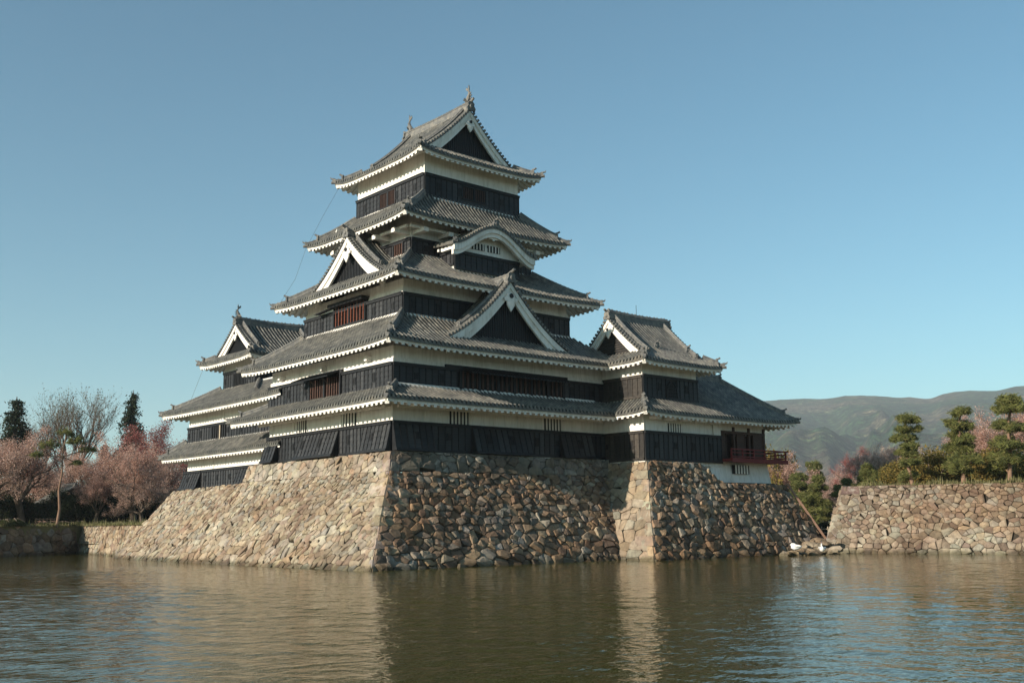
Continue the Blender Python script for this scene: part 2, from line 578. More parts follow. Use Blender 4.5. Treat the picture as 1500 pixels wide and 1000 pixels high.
def fish_ornament(parent, p, face, sc=1.0):
    """Roof fish: head down on the ridge, body curving up to a forked tail, fins on back and sides."""
    f = Vector(face).normalized()
    p = Vector(p)
    up = Vector((0, 0, 1))
    sd = f.cross(up)
    mb = MB()
    body = [(0.02, 0.0, .20), (0.16, 0.12, .23), (0.17, 0.32, .20), (0.06, 0.55, .155), (-0.04, 0.78, .11), (-0.02, 0.98, .075), (0.06, 1.12, .04)]
    mb.tube([p + f * (a * sc) + up * (b * sc) for a, b, r in body], [r * sc for a, b, r in body], 8)
    tip = p + f * (0.06 * sc) + up * (1.08 * sc)

    def fin(pts, th=0.03):
        n = len(pts)
        v = [q + sd * (t * th * sc) for t in (-1, 1) for q in pts]
        mb.add(v, [tuple(range(n)), tuple(range(2 * n - 1, n - 1, -1))] + [(i, (i + 1) % n, n + (i + 1) % n, n + i) for i in range(n)])
    fin([tip - up * .1 * sc, tip + f * .26 * sc + up * .12 * sc, tip + f * .20 * sc + up * .30 * sc, tip + f * .04 * sc + up * .12 * sc, tip - f * .06 * sc + up * .42 * sc, tip - f * .12 * sc + up * .10 * sc])
    for k in range(4):
        q = p + up * (0.2 + .19 * k) * sc + f * ((-.08, -.13, -.15, -.10)[k]) * sc
        fin([q, q - f * .17 * sc + up * .10 * sc, q + up * .15 * sc])
    for s in (-1, 1):
        q = p + sd * (s * .18 * sc) + up * .25 * sc + f * .1 * sc
        mb.add([q, q + sd * s * .20 * sc + up * .02 * sc + f * .1 * sc, q + sd * s * .16 * sc + up * .24 * sc, q + up * .16 * sc, q + up * .1 * sc - f * .06 * sc], [(0, 1, 2, 3), (0, 4, 3)])
    mb.tube([p + f * .1 * sc + up * .0 * sc, p + f * .34 * sc + up * .06 * sc], [.15 * sc, .10 * sc], 7)
    mb.tube([p + f * .10 * sc + up * .16 * sc, p + f * .33 * sc + up * .24 * sc], [.13 * sc, .04 * sc], 7)
    return part('fish_ornament', mb, 'ridge_tile', parent, smooth=False)


def hip_roof(root, E, zp, dmax, lift, ov, runf=None, hips=None, tiled='FL', clip=None, eclip=None, top_strip='', raft=0.5, hip_corners=('FL', 'FR'), hip_top=None, name='roof'):
    """A tiled roof slope all round a rectangle E=(x0,x1,y0,y1), dmax metres deep in plan: white eave board, soffit and rafters below, tiles and hips above."""
    clip = clip or {}
    eclip = eclip or {}
    white, tiles, raf, plain = MB(), MB(), MB(), MB()
    sides = {}
    for sd in 'FLRB':
        kl, kr = (hips or {}).get(sd, (1.0, 1.0))
        dm_s, zs = dmax, zp
        if runf:      # the gable-wall sides of this roof are shallower in plan, so steeper
            if sd in 'FB':
                dm_s, zs, kl, kr = runf, (lambda d: zp(d * dmax / runf)), runf / dmax, runf / dmax
            else:
                kl = kr = dmax / runf
        s = sides[sd] = Side(sd, E, zs, lift, kl, kr, dm_s)
        u0, u1 = clip.get(sd, (0.0, s.L))
        if u1 <= u0:
            continue
        slope = dmax * 1.2
        if sd in tiled:
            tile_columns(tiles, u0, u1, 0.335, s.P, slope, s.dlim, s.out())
        else:
            U = np.linspace(u0, u1, 40)
            dm = s.dlim(U)
            ks = np.linspace(0, 1, 6)[:, None]
            plain.grid(s.P(np.broadcast_to(U, (6, 40)), ks * dm, np.full((6, 40), 0.04)))
        e0, e1 = eclip.get(sd, (u0, u1))
        if e1 <= e0:
            continue
        U = np.linspace(e0, e1, max(8, int((e1 - e0) / 0.7)))
        d1, d2 = np.full_like(U, 0.07), np.minimum(np.full_like(U, 0.2), 0.07 + np.minimum(U, s.L - U))
        Z = np.zeros_like(U)
        white.grid(np.stack([s.P(U, d1, Z - .05), s.P(U, d1, Z - .17), s.P(U, d1 + .035, Z - .175), s.P(U, d1 + .035, Z - .30), s.P(U, d2 + .03, Z - .30)]))
        inn = np.minimum(ov + .05, np.minimum(U, s.L - U) + .02)
        ks = np.linspace(0, 1, 4)[:, None]
        dd = d1 + .1 + ks * np.clip(inn - d1 - .1, 0, None)
        white.grid(s.P(np.broadcast_to(U, dd.shape), dd, np.full(dd.shape, -.27)))
        n = max(1, round((e1 - e0) / raft))
        for k in range(n):
            uc = e0 + (k + .5) * (e1 - e0) / n
            de = min(ov, uc, s.L - uc)
            if de < .35:
                continue
            hw = .11
            pa = [s.P(uc - hw, .13, -.44), s.P(uc + hw, .13, -.44), s.P(uc + hw, de, -.44), s.P(uc - hw, de, -.44), s.P(uc - hw, .13, -.28), s.P(uc + hw, .13, -.28), s.P(uc + hw, de, -.28), s.P(uc - hw, de, -.28)]
            raf.hexa([tuple(q) for q in pa])
        if sd in top_strip:
            lim = s.dlim(U)
            ok = (lim > dm_s - .02)
            Uo = U[ok]
            if len(Uo) > 1:
                dz = np.full_like(Uo, dm_s)
                white.grid(np.stack([s.P(Uo, dz - .22, .02 + 0 * Uo), s.P(Uo, dz - .22, .15 + 0 * Uo), s.P(Uo, dz + .05, .24 + 0 * Uo)]))
    o = part(name, white, 'plaster', root)
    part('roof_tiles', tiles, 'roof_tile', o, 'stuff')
    if plain.n:
        part('rear_slope', plain, 'roof_tile', o)
    part('rafters', raf, 'plaster', o, 'stuff')
    x0, x1, y0, y1 = E
    cor = {'FL': (x0, y0, 1, 1), 'FR': (x1, y0, -1, 1), 'BL': (x0, y1, 1, -1), 'BR': (x1, y1, -1, -1)}
    for c in hip_corners:
        cx, cy, ix, iy = cor[c]
        ds = np.linspace(0.0, (hip_top or dmax), 9)
        f = sides['F']

        def pt(d, dz):
            z = zp(d) + lift * (1 - 2 * d / f.L) ** 5 * max(0, 1 - d / min(dmax, 3.5)) ** 1.5
            return Vector((cx + ix * d, cy + iy * d * ((runf or dmax) / dmax), z + dz))
        hr = MB()
        start = min(0.75, dmax * .3)
        ridge_bar(hr, [pt(d, .10) for d in np.linspace(start, hip_top or dmax, 8)], .32, .34)
        part('hip_ridge', hr, 'ridge_tile', o)
        e = MB()
        out = Vector((-ix, -iy, 0)).normalized()
        end_tile(e, pt(start, .12) + out * .05, out, .80)
        part('ridge_end_tile', e, 'ridge_tile', o)
        lo = MB()
        ridge_bar(lo, [pt(-.10, .16), pt(.1, .07), pt(.35, .06), pt(start - .05, .06)], .26, .22)
        q = pt(-.14, .30)
        lo.tube([q - out * .1, q + out * .08 + Vector((0, 0, .03)), q + out * .14 + Vector((0, 0, .16))], [.08, .06, .02], 6)
        lo.tube([pt(-.06, .02) - out * .1, pt(-.06, .02) + out * .16], .11, 8)
        part('corner_ridge', lo, 'ridge_tile', o)
        cb = MB()
        a, b = pt(.12, -.36), pt(ov + .1, -.40)
        cb.bar(a, b, .26, .24)
        part('corner_beam', cb, 'plaster', o)
    return o


def pendant(parent, P, a0, z0, u, sc):
    """White carved gable pendant with a dark boss; P(a,u,z) maps gable coordinates to the world."""
    ol = [(0, .34), (.22, .26), (.30, .10), (.46, .02), (.40, -.12), (.26, -.16), (.24, -.34), (.12, -.5), (0, -.66), (-.12, -.5), (-.24, -.34), (-.26, -.16), (-.40, -.12), (-.46, .02), (-.30, .10), (-.22, .26)]
    mb = MB()
    n = len(ol)
    v = [P(a0 + a * sc, u - t, z0 + b * sc) for t in (0, .10) for a, b in ol] + [P(a0, u - .15, z0 - .2 * sc)]
    mb.add(v, [(i, (i + 1) % n, n + (i + 1) % n, n + i) for i in range(n)] + [(n + i, n + (i + 1) % n, 2 * n) for i in range(n)])
    o = part('gable_pendant', mb, 'plaster', parent)
    mb = MB()
    cc = Vector(P(a0, u - .10, z0 + .16 * sc))
    ax = Vector(P(a0, u - 1.1, z0 + .16 * sc)) - cc
    mb.tube([cc, cc + ax * .10], .13 * sc, 6)
    part('pendant_boss', mb, 'black_frame', parent)
    return o


def gable(root, axis, ctr, w, zq, u_face, depth, bw=.5, infill='slats', base_z=None, pend=1.0, both=False, verge=.42, ridge_h=.42, end_sc=1.0, sag_back=0.0, top_tile=True, slat_inset=.55, infill_mat='black_board', kudari=True, kud_len=.72):
    """A tiled gable with curved white bargeboards. zq(q): height of the tile surface q metres in from the foot (q=w on the ridge).
    axis '-y' faces the viewer's right-hand side of the keep, '-x' the left-hand side."""
    sg = -1 if axis[0] == '-' else 1

    def P(a, u, z):
        return (ctr + a, u_face - sg * u, z) if axis[1] == 'y' else (u_face - sg * u, ctr + a, z)
    face_dir = (0, sg, 0) if axis[1] == 'y' else (sg, 0, 0)
    zr = float(zq(w))
    body = MB()
    tiles = MB()

    def slope_pt(sgn):
        def pt(u, d, dz):
            u, d, dz = np.broadcast_arrays(np.asarray(u, float), np.asarray(d, float), np.asarray(dz, float))
            a = sgn * (w - d)
            z = zq(d) + dz
            uu = u
            if axis[1] == 'y':
                return np.stack([ctr + a, u_face - sg * uu, z], -1)
            return np.stack([u_face - sg * uu, ctr + a, z], -1)
        return pt
    for sgn in (-1, 1):
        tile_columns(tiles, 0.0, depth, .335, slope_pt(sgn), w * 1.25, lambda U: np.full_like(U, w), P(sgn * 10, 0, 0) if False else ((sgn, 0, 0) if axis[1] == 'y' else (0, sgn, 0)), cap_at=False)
    # wall of the gable, behind the boards
    bz = base_z if base_z is not None else float(zq(0)) - .3
    N = 20
    aa = np.linspace(-w, w, 2 * N + 1)
    tops = np.array([zq(w - abs(a)) - .35 for a in aa])
    uin = slat_inset
    row_t = [P(a, uin, max(z, bz)) for a, z in zip(aa, tops)]
    row_b = [P(a, uin, bz) for a in aa]
    body.grid(np.array([row_b, row_t]))
    o = part('gable', body, infill_mat, root)
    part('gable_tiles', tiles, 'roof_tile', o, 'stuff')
    ends = [0.0] + ([depth] if both else [])
    # white underside of the verge
    for sgn in (-1, 1):
        for ue in ends:
            di = 1 if ue == 0 else -1
            for nm, u0, u1, top, wid in (('bargeboard', .0, .13, -.07, bw * .55), ('inner_bargeboard', .10, .26, -.13 - bw * .32, bw * .85)):
                mb = MB()
                q = np.linspace(-.25 if nm == 'bargeboard' else 0.0, w, 18)
                zz = np.array([float(zq(max(k, 0))) + min(k, 0) * .35 for k in q]) + top
                grow = 1 + .25 * np.linspace(1, 0, 18)
                wd = wid * grow
                u0d, u1d = ue + di * u0, ue + di * u1
                A = [P(sgn * (w - k), u0d, z) for k, z in zip(q, zz)]
                B = [P(sgn * (w - k), u0d, z - h_) for k, z, h_ in zip(q, zz, wd)]
                C = [P(sgn * (w - k), u1d, z - h_) for k, z, h_ in zip(q, zz, wd)]
                Dd = [P(sgn * (w - k), u1d, z) for k, z in zip(q, zz)]
                mb.grid(np.array([A, B, C, Dd, A]))
                mb.add([A[0], B[0], C[0], Dd[0]], [(0, 1, 2, 3)])
                mb.add([A[-1], B[-1], C[-1], Dd[-1]], [(0, 1, 2, 3)])
                part(nm, mb, 'plaster', o)
    sof = MB()
    for sgn in (-1, 1):
        q = np.linspace(0, w, 14)
        sof.grid(np.array([[P(sgn * (w - k), .05, float(zq(k)) - .10) for k in q], [P(sgn * (w - k), uin + .05, float(zq(k)) - .10) for k in q]]))
    part('verge_soffit', sof, 'plaster', o)
    # verge tiles: short round tiles lying across the edge
    vt = MB()
    for ue in ends:
        di = 1 if ue == 0 else -1
        for sgn in (-1, 1):
            q = .05
            while q < w - .15:
                dq = .1
                sl = (float(zq(min(q + dq, w))) - float(zq(q))) / dq
                step = .30 / math.sqrt(1 + sl * sl)
                z = float(zq(q)) + .08
                a, b = Vector(P(sgn * (w - q), ue - di * .12, z)), Vector(P(sgn * (w - q), ue + di * verge, z + .02))
                vt.tube([a, b], .105, 7)
                q += step
    part('verge_tiles', vt, 'roof_tile', o, 'stuff')
    # descending ridges beside the verge
    if kudari:
        for ue in ends:
            di = 1 if ue == 0 else -1
            for sgn in (-1, 1):
                mb = MB()
                q0 = w * (1 - kud_len)
                ridge_bar(mb, [P(sgn * (w - k), ue + di * (verge + .22), float(zq(k)) + .07) for k in np.linspace(q0, w, 10)], .30, .30)
                dirv = Vector(P(sgn, 0, 0)) - Vector(P(0, 0, 0))
                end_tile(mb, Vector(P(sgn * (w - q0), ue + di * (verge + .22), float(zq(q0)) + .08)) + dirv * .05, dirv, .75, False)
                part('descending_ridge', mb, 'ridge_tile', o)
    # ridge
    mb = MB()
    ridge_bar(mb, [P(0, u, zr + .02 + .10 * (2 * u / depth - 1) ** 2) for u in np.linspace(-.02, depth, 9)], .42, ridge_h)
    part('ridge', mb, 'ridge_tile', o)
    mb = MB()
    end_tile(mb, Vector(P(0, -.08, zr + .02)), face_dir, end_sc)
    part('ridge_end_tile', mb, 'ridge_tile', o)
    if both:
        mb = MB()
        end_tile(mb, Vector(P(0, depth + .08, zr + .02)), tuple(-k for k in face_dir), end_sc)
        part('ridge_end_tile', mb, 'ridge_tile', o)
    if infill == 'slats':
        mb = MB()
        a = -w + .5
        while a < w - .4:
            zt = float(zq(w - abs(a))) - .40
            if zt > bz + .1:
                p0, p1 = Vector(P(a, uin - .03, bz)), Vector(P(a, uin - .03, zt))
                mb.bar(p0, p1, .09, .06, face_dir)
            a += .20
        part('gable_slats', mb, 'black_frame', o, 'stuff')
    elif infill == 'louvres':
        mb = MB()
        z = bz + .12
        while z < zr - .6:
            # half width of the opening at this height
            aw = max([abs(a) for a, tz in zip(aa, tops) if tz > z] + [0])
            if aw > .15:
                mb.bar(P(-aw, uin - .05, z), P(aw, uin - .05, z), .06, .08)
            z += .17
        part('gable_slats', mb, 'worn_board', o, 'stuff')
    if pend:
        pendant(o, P, 0, zr - bw * 1.5 - .22, .06, pend * 1.35)
    return o


# ------------------------------------------------------------------ walls, boarding, windows
def unit_panel():
    mb = MB()
    for i in range(4):
        z0, z1 = i / 4, (i + 1) / 4
        mb.add([(0, .04, z0), (1, .04, z0), (1, .012, z1), (0, .012, z1), (0, 0, z0), (1, 0, z0)], [(0, 1, 2, 3), (4, 5, 1, 0)])
    return mb


PANEL = {m: unit_panel().mesh('board_panel', m) for m in ('black_board', 'worn_board')}


class Face:
    """A vertical wall plane: u along it, o outwards, z up."""

    def __init__(s, origin, udir, out):
        s.o, s.u, s.n = Vector((*origin, 0)), Vector((*udir, 0)), Vector((*out, 0))

    def P(s, u, o, z):
        return s.o + s.u * u + s.n * o + Vector((0, 0, z))

    def box(s, mb, u0, u1, o0, o1, z0, z1):
        mb.hexa([s.P(u0, o1, z0), s.P(u1, o1, z0), s.P(u1, o0, z0), s.P(u0, o0, z0), s.P(u0, o1, z1), s.P(u1, o1, z1), s.P(u1, o0, z1), s.P(u0, o0, z1)])


def front(y):
    return Face((0, y), (1, 0), (0, -1))


def left(x):
    return Face((x, 0), (0, 1), (-1, 0))


def cladding(root, fc, u0, u1, z0, z1, pitch=.5, flares=(), gaps=(), mat='black_board', loop=3.4, seed=0):
    """Black boarding: rails, battens, and one lapped panel per bay. flares = (ua, ub, how far the foot stands out)."""
    rnd = random.Random(seed)
    fr, dk = MB(), MB()
    H = z1 - z0
    cuts = sorted({u0, u1, *[c for f in flares for c in f[:2]]})
    cuts = [c for c in cuts if u0 - 1e-6 <= c <= u1 + 1e-6]
    root_part = None
    jobs = []
    for a, b in zip(cuts[:-1], cuts[1:]):
        fl = 0.0
        for f in flares:
            if f[0] - 1e-6 <= a and b <= f[1] + 1e-6:
                fl = f[2]

        def Q(u, o, z, fl=fl):
            return fc.P(u, o + fl * (1 - (z - z0) / H), z)

        def qbox(ua, ub, o0, o1, za, zb):
            fr.hexa([Q(ua, o1, za), Q(ub, o1, za), Q(ub, o0, za), Q(ua, o0, za), Q(ua, o1, zb), Q(ub, o1, zb), Q(ub, o0, zb), Q(ua, o0, zb)])
        # backing with closed ends
        fr.hexa([Q(a, .05, z0), Q(b, .05, z0), fc.P(b, -.02, z0), fc.P(a, -.02, z0), Q(a, .05, z1), Q(b, .05, z1), fc.P(b, -.02, z1), fc.P(a, -.02, z1)])
        e = .012 if fl else 0
        qbox(a - e, b + e, .05, .17 + e, z1 - .13, z1)
        qbox(a - e, b + e, .05, .22 + e, z1 + .001, z1 + .06)
        qbox(a - e, b + e, .05, .16 + e, z0, z0 + .16)
        n = max(1, round((b - a) / pitch))
        p = (b - a) / n
        for k in range(n + 1):
            uc = a + k * p
            if any(g[0] < uc < g[1] for g in gaps):
                continue
            uc = min(max(uc, a + .04), b - .04)
            qbox(uc - .03, uc + .03, .05, .115, z0 + .17, z1 - .14)
        nl = rnd.randint(0, 2)
        for k in range(n):
            ua, ub = a + k * p + .05, a + (k + 1) * p - .05
            if any(g[0] < (ua + ub) / 2 < g[1] for g in gaps):
                continue
            za, zb = z0 + .165, z1 - .135
            o_, ax = Q(ua, .055, za), fc.u * (ub - ua)
            az = Q(ua, .055, zb) - o_
            ay = az.cross(fc.u).normalized()
            if ay.dot(fc.n) < 0:
                ay = -ay
            jobs.append((o_, ax, ay, az))
            nl += 1
            if nl % round(loop / pitch / 2 + 1) == 0:
                uc, zc = (ua + ub) / 2, lerp(za, zb, .55)
                hh = rnd.choice((.17, .26))
                for q0, q1, w0, w1 in ((-.15, .15, -hh - .06, -hh), (-.15, .15, hh, hh + .06), (-.15, -.10, -hh, hh), (.10, .15, -hh, hh)):
                    qbox(uc + q0, uc + q1, .06, .13, zc + w0, zc + w1)
                dk.hexa([Q(uc - .1, .105, zc - hh), Q(uc + .1, .105, zc - hh), Q(uc + .1, .06, zc - hh), Q(uc - .1, .06, zc - hh), Q(uc - .1, .105, zc + hh), Q(uc + .1, .105, zc + hh), Q(uc + .1, .06, zc + hh), Q(uc - .1, .06, zc + hh)])
    o = part('boarding', fr, 'black_frame' if mat == 'black_board' else 'worn_board', root)
    first = None
    for o_, ax, ay, az in jobs:
        M = Matrix(((ax.x, ay.x, az.x, o_.x), (ax.y, ay.y, az.y, o_.y), (ax.z, ay.z, az.z, o_.z), (0, 0, 0, 1)))
        c = obj('board_panel', PANEL[mat], o)
        c.matrix_basis = M
    if dk.n:
        part('loophole', dk, 'dark_opening', o, 'stuff')
    return o


def lattice(root, fc, u0, u1, z0, z1, n, bar='plaster', o=.012, bw=None, frame=None, prot=.03):
    mb = MB()
    fc.box(mb, u0, u1, -.05, o, z0, z1)
    p = part('window', mb, 'dark_opening', root)
    b = MB()
    step = (u1 - u0) / (n * 2 + 1) if bw is None else None
    for k in range(n):
        if bw is None:
            a = u0 + step * (2 * k + 1)
            fc.box(b, a, a + step, o + .004, o + prot, z0 + .002, z1 - .002)
        else:
            c = u0 + (k + .5) * (u1 - u0) / n
            fc.box(b, c - bw / 2, c + bw / 2, o + .004, o + prot, z0 + .002, z1 - .002)
    part('window_bars', b, bar, p)
    if frame:
        f = MB()
        t = .09
        fc.box(f, u0 - t, u1 + t, -.02, o + prot + .03, z1, z1 + t)
        fc.box(f, u0 - t, u1 + t, -.02, o + prot + .05, z0 - t, z0)
        fc.box(f, u0 - t, u0, -.02, o + prot + .025, z0 + .001, z1 - .001)
        fc.box(f, u1, u1 + t, -.02, o + prot + .025, z0 + .001, z1 - .001)
        part('window_frame', f, frame, p)
    return p


def shutters(win, fc, u0, u1, z, n, drop, reach, o=.2):
    """Propped-open board shutters hinged along the window head."""
    wd = (u1 - u0) / n
    for k in range(n):
        a, b = u0 + k * wd + .03, u0 + (k + 1) * wd - .03
        mb = MB()
        mb.hexa([fc.P(a, o, z), fc.P(b, o, z), fc.P(b, o, z + .05), fc.P(a, o, z + .05), fc.P(a, o + reach, z - drop), fc.P(b, o + reach, z - drop), fc.P(b, o + reach, z - drop + .05), fc.P(a, o + reach, z - drop + .05)])
        m = 5
        for j in range(m + 1):
            c = lerp(a + .03, b - .03, j / m)
            mb.bar(fc.P(c, o - .01, z + .075), fc.P(c, o + reach + .02, z - drop + .075), .05, .05)
        part('awning_shutter', mb, 'black_frame', win)
        pr = MB()
        c = lerp(a, b, .5)
        pr.tube([fc.P(c - .35, o - .03, z - 1.25), fc.P(c + .1, o + reach * .9, z - drop - .02)], .016, 5)
        part('prop_rod', pr, 'worn_board', win)


def storey(root, x0, x1, y0, y1, z0, z1, name='storey_wall'):
    mb = MB()
    mb.box(x0, x1, y0, y1, z0, z1)
    return part(name, mb, 'plaster', root)


# ------------------------------------------------------------------ the keep
def build_keep():
    K = thing('castle_keep', 'five-roofed black and white castle keep standing highest in the middle', 'castle', (0, 0, 6.7))
    HX = {1: 9.485, 3: 7.59, 4: 5.55, 5: 4.41}
    HY = {1: 8.0, 3: 6.33, 4: 4.35, 5: 4.36}
    # storey walls
    storey(K, -9.485, 9.485, -8, 8, 6.8, 12.95)
    storey(K, -7.59, 7.59, -6.33, 6.33, 13, 18.05)
    storey(K, -5.55, 5.55, -4.35, 4.35, 18, 22.8)
    storey(K, -4.41, 4.41, -4.36, 4.36, 22.5, 28.9)
    storey(K, -9.40, 9.40, -7.92, 7.92, 12.9, 13.75)
    storey(K, -7.5, 7.5, -6.25, 6.25, 18.0, 18.7)
    storey(K, -5.47, 5.47, -4.27, 4.27, 22.75, 23.4)
    # first storey: flared stone-drop chutes between plain lengths
    F1, L1 = front(-8.0), left(-9.485)
    cladding(K, F1, -9.485 - .05, 9.45, 7.08, 8.9,   .51, [(-9.535, -6.5, .42), (-3.2, 1.9, .55), (4.8, 8.0, .5)], seed=1)
    cladding(K, L1, -8.0 - .05, 8.1, 7.05, 8.9, .46, [(-8.05, -4.9, .42), (-1.9, 3.2, .62), (6.3, 8.1, .6)], seed=2)
    for a, b in ((-5.0, -3.42), (3.4, 5.0)):
        lattice(K, F1, a, b, 8.97, 9.85, 5)
    for a, b in ((2.6, 3.9), (-3.85, -2.25)):
        lattice(K, L1, a, b, 8.97, 9.85, 4)
    # pilasters and corbels in the white band under the lowest eave
    mb = MB()
    for u in (-6.9, -3.2, -1.2, 1.0, 3.2, 5.2, 7.7):
        F1.box(mb, u - .11, u + .11, -.02, .05, 8.97, 9.8)
    for u in (-4.2, -1.9, 4.4):
        L1.box(mb, u - .11, u + .11, -.02, .05, 8.97, 9.8)
    part('pilaster', mb, 'plaster', K, 'stuff')
    mb = MB()
    for u in np.arange(-8.6, 8.4, 2.4):
        mb.bar(F1.P(u, -.1, 9.95), F1.P(u, 1.5, 9.88), .34, .22)
    for u in np.arange(-7.6, 7.6, 2.4):
        mb.bar(L1.P(u, -.1, 9.95), L1.P(u, 1.3, 9.88), .34, .22)
    mb.bar(F1.P(-9.6, .75, 9.80), F1.P(8.4, .75, 9.80), .16, .16)
    mb.bar(L1.P(-8.2, .65, 9.80), L1.P(8.4, .65, 9.80), .16, .16)
    part('eave_bracket', mb, 'plaster', K, 'stuff')
    # second storey
    cladding(K, F1, -9.485 - .05, 9.45, 11.0, 12.6, .52, gaps=[(-4.25, 5.25)], seed=3)
    cladding(K, L1, -8.05, 8.1, 11.0, 12.6, .46, gaps=[(-2.1, 2.05)], seed=4)
    mb = MB()
    F1.box(mb, -5.4, 5.6, -.02, .2, 12.605, 12.86)
    part('window_head', mb, 'black_frame', K)
    wn = lattice(K, F1, -4.2, 5.2, 11.2, 12.6, 22, 'brown_wood', .07, .16, None, .10)
    fr = MB()
    for u in (-4.2, -2.6, -.95, .5, 2.1, 3.65, 5.2):
        F1.box(fr, u - .1, u + .1, .05, .23, 11.17, 12.6)
    part('window_frame', fr, 'black_frame', wn)
    shutters(wn, F1, -4.0, 5.2, 12.72, 6, .42, .85)
    mb = MB()
    L1.box(mb, -2.2, 2.1, -.02, .2, 12.605, 12.88)
    part('window_head', mb, 'black_frame', K)
    wn = lattice(K, L1, -2.05, 2.0, 11.2, 12.6, 13, 'brown_wood', .07, .13, None, .10)
    fr = MB()
    for u in (-2.05, 0, 2.0):
        L1.box(fr, u - .08, u + .08, .05, .23, 11.17, 12.6)
    part('window_frame', fr, 'black_frame', wn)
    shutters(wn, L1, -2.0, 2.9, 12.74, 3, .40, .95)
    mb = MB()
    for u in (-5.3, .35, 6.1):
        mb.bar(L1.P(u, -.1, 13.16), L1.P(u, .34, 13.16), .42, .30)
    part('eave_bracket', mb, 'plaster', K, 'stuff')
    # third storey
    F3, L3 = front(-6.33), left(-7.59)
    cladding(K, F3, -7.64, 7.64, 16.1, 17.66, .52, seed=5)
    cladding(K, L3, -6.38, 6.4, 16.05, 17.66, .46, gaps=[(-2.1, 2.1)], seed=6)
    mb = MB()
    L3.box(mb, -2.25, 2.25, -.02, .62, 17.9, 18.15)
    L3.box(mb, -2.2, 2.2, -.02, .12, 17.662, 17.9)
    part('window_head', mb, 'black_frame', K)
    wn = lattice(K, L3, -2.0, 2.0, 16.55, 17.92, 10, 'vermilion_bar', .06, .11, 'black_frame', .12)
    fr = MB()
    L3.box(fr, -.07, .07, .05, .21, 16.55, 17.9)
    part('window_frame', fr, 'black_frame', wn)
    pr = MB()
    for u in (-1.2, 1.55):
        pr.tube([L3.P(u, .25, 16.7), L3.P(u - .9, .9, 17.75)], .016, 5)
    part('prop_rod', pr, 'worn_board', wn)
    sh = MB()
    sh.hexa([L3.P(2.2, .25, 17.85), L3.P(3.9, .25, 17.72), L3.P(3.9, .75, 17.66), L3.P(2.2, .75, 17.79), L3.P(2.2, .25, 17.9), L3.P(3.9, .25, 17.77), L3.P(3.9, .75, 17.71), L3.P(2.2, .75, 17.84)])
    part('awning_shutter', sh, 'black_frame', wn)
    # fourth storey
    F4, L4 = front(-4.35), left(-5.55)
    cladding(K, F4, -5.6, 5.6, 20.9, 22.18, .52, seed=7)
    cladding(K, L4, -4.4, 4.4, 20.9, 22.18, .46, gaps=[(-3.6, -2.4)], seed=8)
    lattice(K, L4, -3.55, -2.45, 21.05, 22.0, 4, 'brown_wood', .06, .12, 'black_frame', .09)
    mb = MB()
    for fc, us in ((F4, (-5.2, -3.0, 3.2, 5.2)), (L4, (-4.0, -1.6, 1.6, 4.0))):
        for u in us:
            mb.bar(fc.P(u, -.1, 22.62), fc.P(u, 1.3, 22.62), .42, .30)
        mb.bar(fc.P(us[0] - 1, .8, 22.80), fc.P(us[-1] + 1, .8, 22.80), .18, .18)
    part('eave_bracket', mb, 'plaster', K, 'stuff')
    # top storey
    F5, L5 = front(-4.36), left(-4.41)
    cladding(K, F5, -4.46, 4.46, 25.4, 27.12, .50, gaps=[(-1.12, 1.15)], seed=9)
    cladding(K, L5, -4.41, 4.41, 25.4, 27.12, .46, gaps=[(-.9, 1.2)], seed=10)
    for a, b in ((-1.02, -.06), (.14, 1.08)):
        lattice(K, F5, a, b, 25.95, 26.85, 5, 'brown_wood', .06, .05, 'black_frame', .06)
    for a, b in ((.22, 1.12), (-.82, 0.02)):
        lattice(K, L5, a, b, 25.75, 26.85, 5, 'brown_wood', .06, .05, 'black_frame', .06)
    mb = MB()
    F5.box(mb, -1.2, 1.2, 0, .09, 25.42, 25.86)
    L5.box(mb, -.95, 1.25, 0, .09, 25.42, 25.66)
    part('boarding', mb, 'black_board', K)

    # roofs, lowest first
    E1 = (-11.55, 11.55, -10.36, 10.36)
    zp = profile(10.05, 11.12, 2.2, .1)
    hip_roof(K, E1, zp, 2.2, .06, 2.05, clip={'F': (0, 21.6), 'B': (0, 0), 'R': (0, 0)}, eclip={'F': (0, 19.9), 'B': (0, 0), 'R': (0, 0)}, top_strip='FL', hip_corners=('FL', 'BL'))
    E2 = (-11.10, 11.10, -9.78, 9.78)
    zp2 = profile(13.74, 16.22, 3.45, .18)
    hip_roof(K, E2, zp2, 3.45, .20, 1.65, clip={'F': (0, 22.2), 'B': (0, 0), 'R': (6, 19.56)}, eclip={'F': (0, 19.5), 'B': (0, 0), 'R': (0, 0)}, top_strip='FL', hip_corners=('FL', 'BL'))
    E3 = (-9.36, 9.36, -8.10, 8.10)
    zp3 = profile(18.56, 21.06, 3.78, .18)
    hip_roof(K, E3, zp3, 3.78, .18, 1.75, top_strip='FL', hip_corners=('FL', 'FR', 'BL'))
    E4 = (-7.64, 7.64, -6.43, 6.43)
    zp4 = profile(23.25, 25.56, 3.2, .18)
    hip_roof(K, E4, zp4, 3.2, .25, 2.0, runf=2.1, top_strip='FL', hip_corners=('FL', 'FR', 'BL'))
    # top roof: hip-and-gable, ridge running away from the viewer's right-hand face
    E5 = (-5.75, 5.75, -5.64, 5.64)
    zp5 = profile(28.36, 33.15, 5.75, .38)
    r5 = hip_roof(K, E5, zp5, 1.62, .36, 1.35, hip_corners=('FL', 'FR', 'BL'), raft=.46)
    g = gable(K, '-y', 0, 4.13, lambda q: zp5(1.62 + q), -4.08, 8.16, bw=.62, base_z=29.2, pend=.72, both=True, ridge_h=.55, end_sc=1.15, kud_len=.9)
    fish_ornament(g, (0, -3.95, 33.55), (0, 1, 0), 1.08)
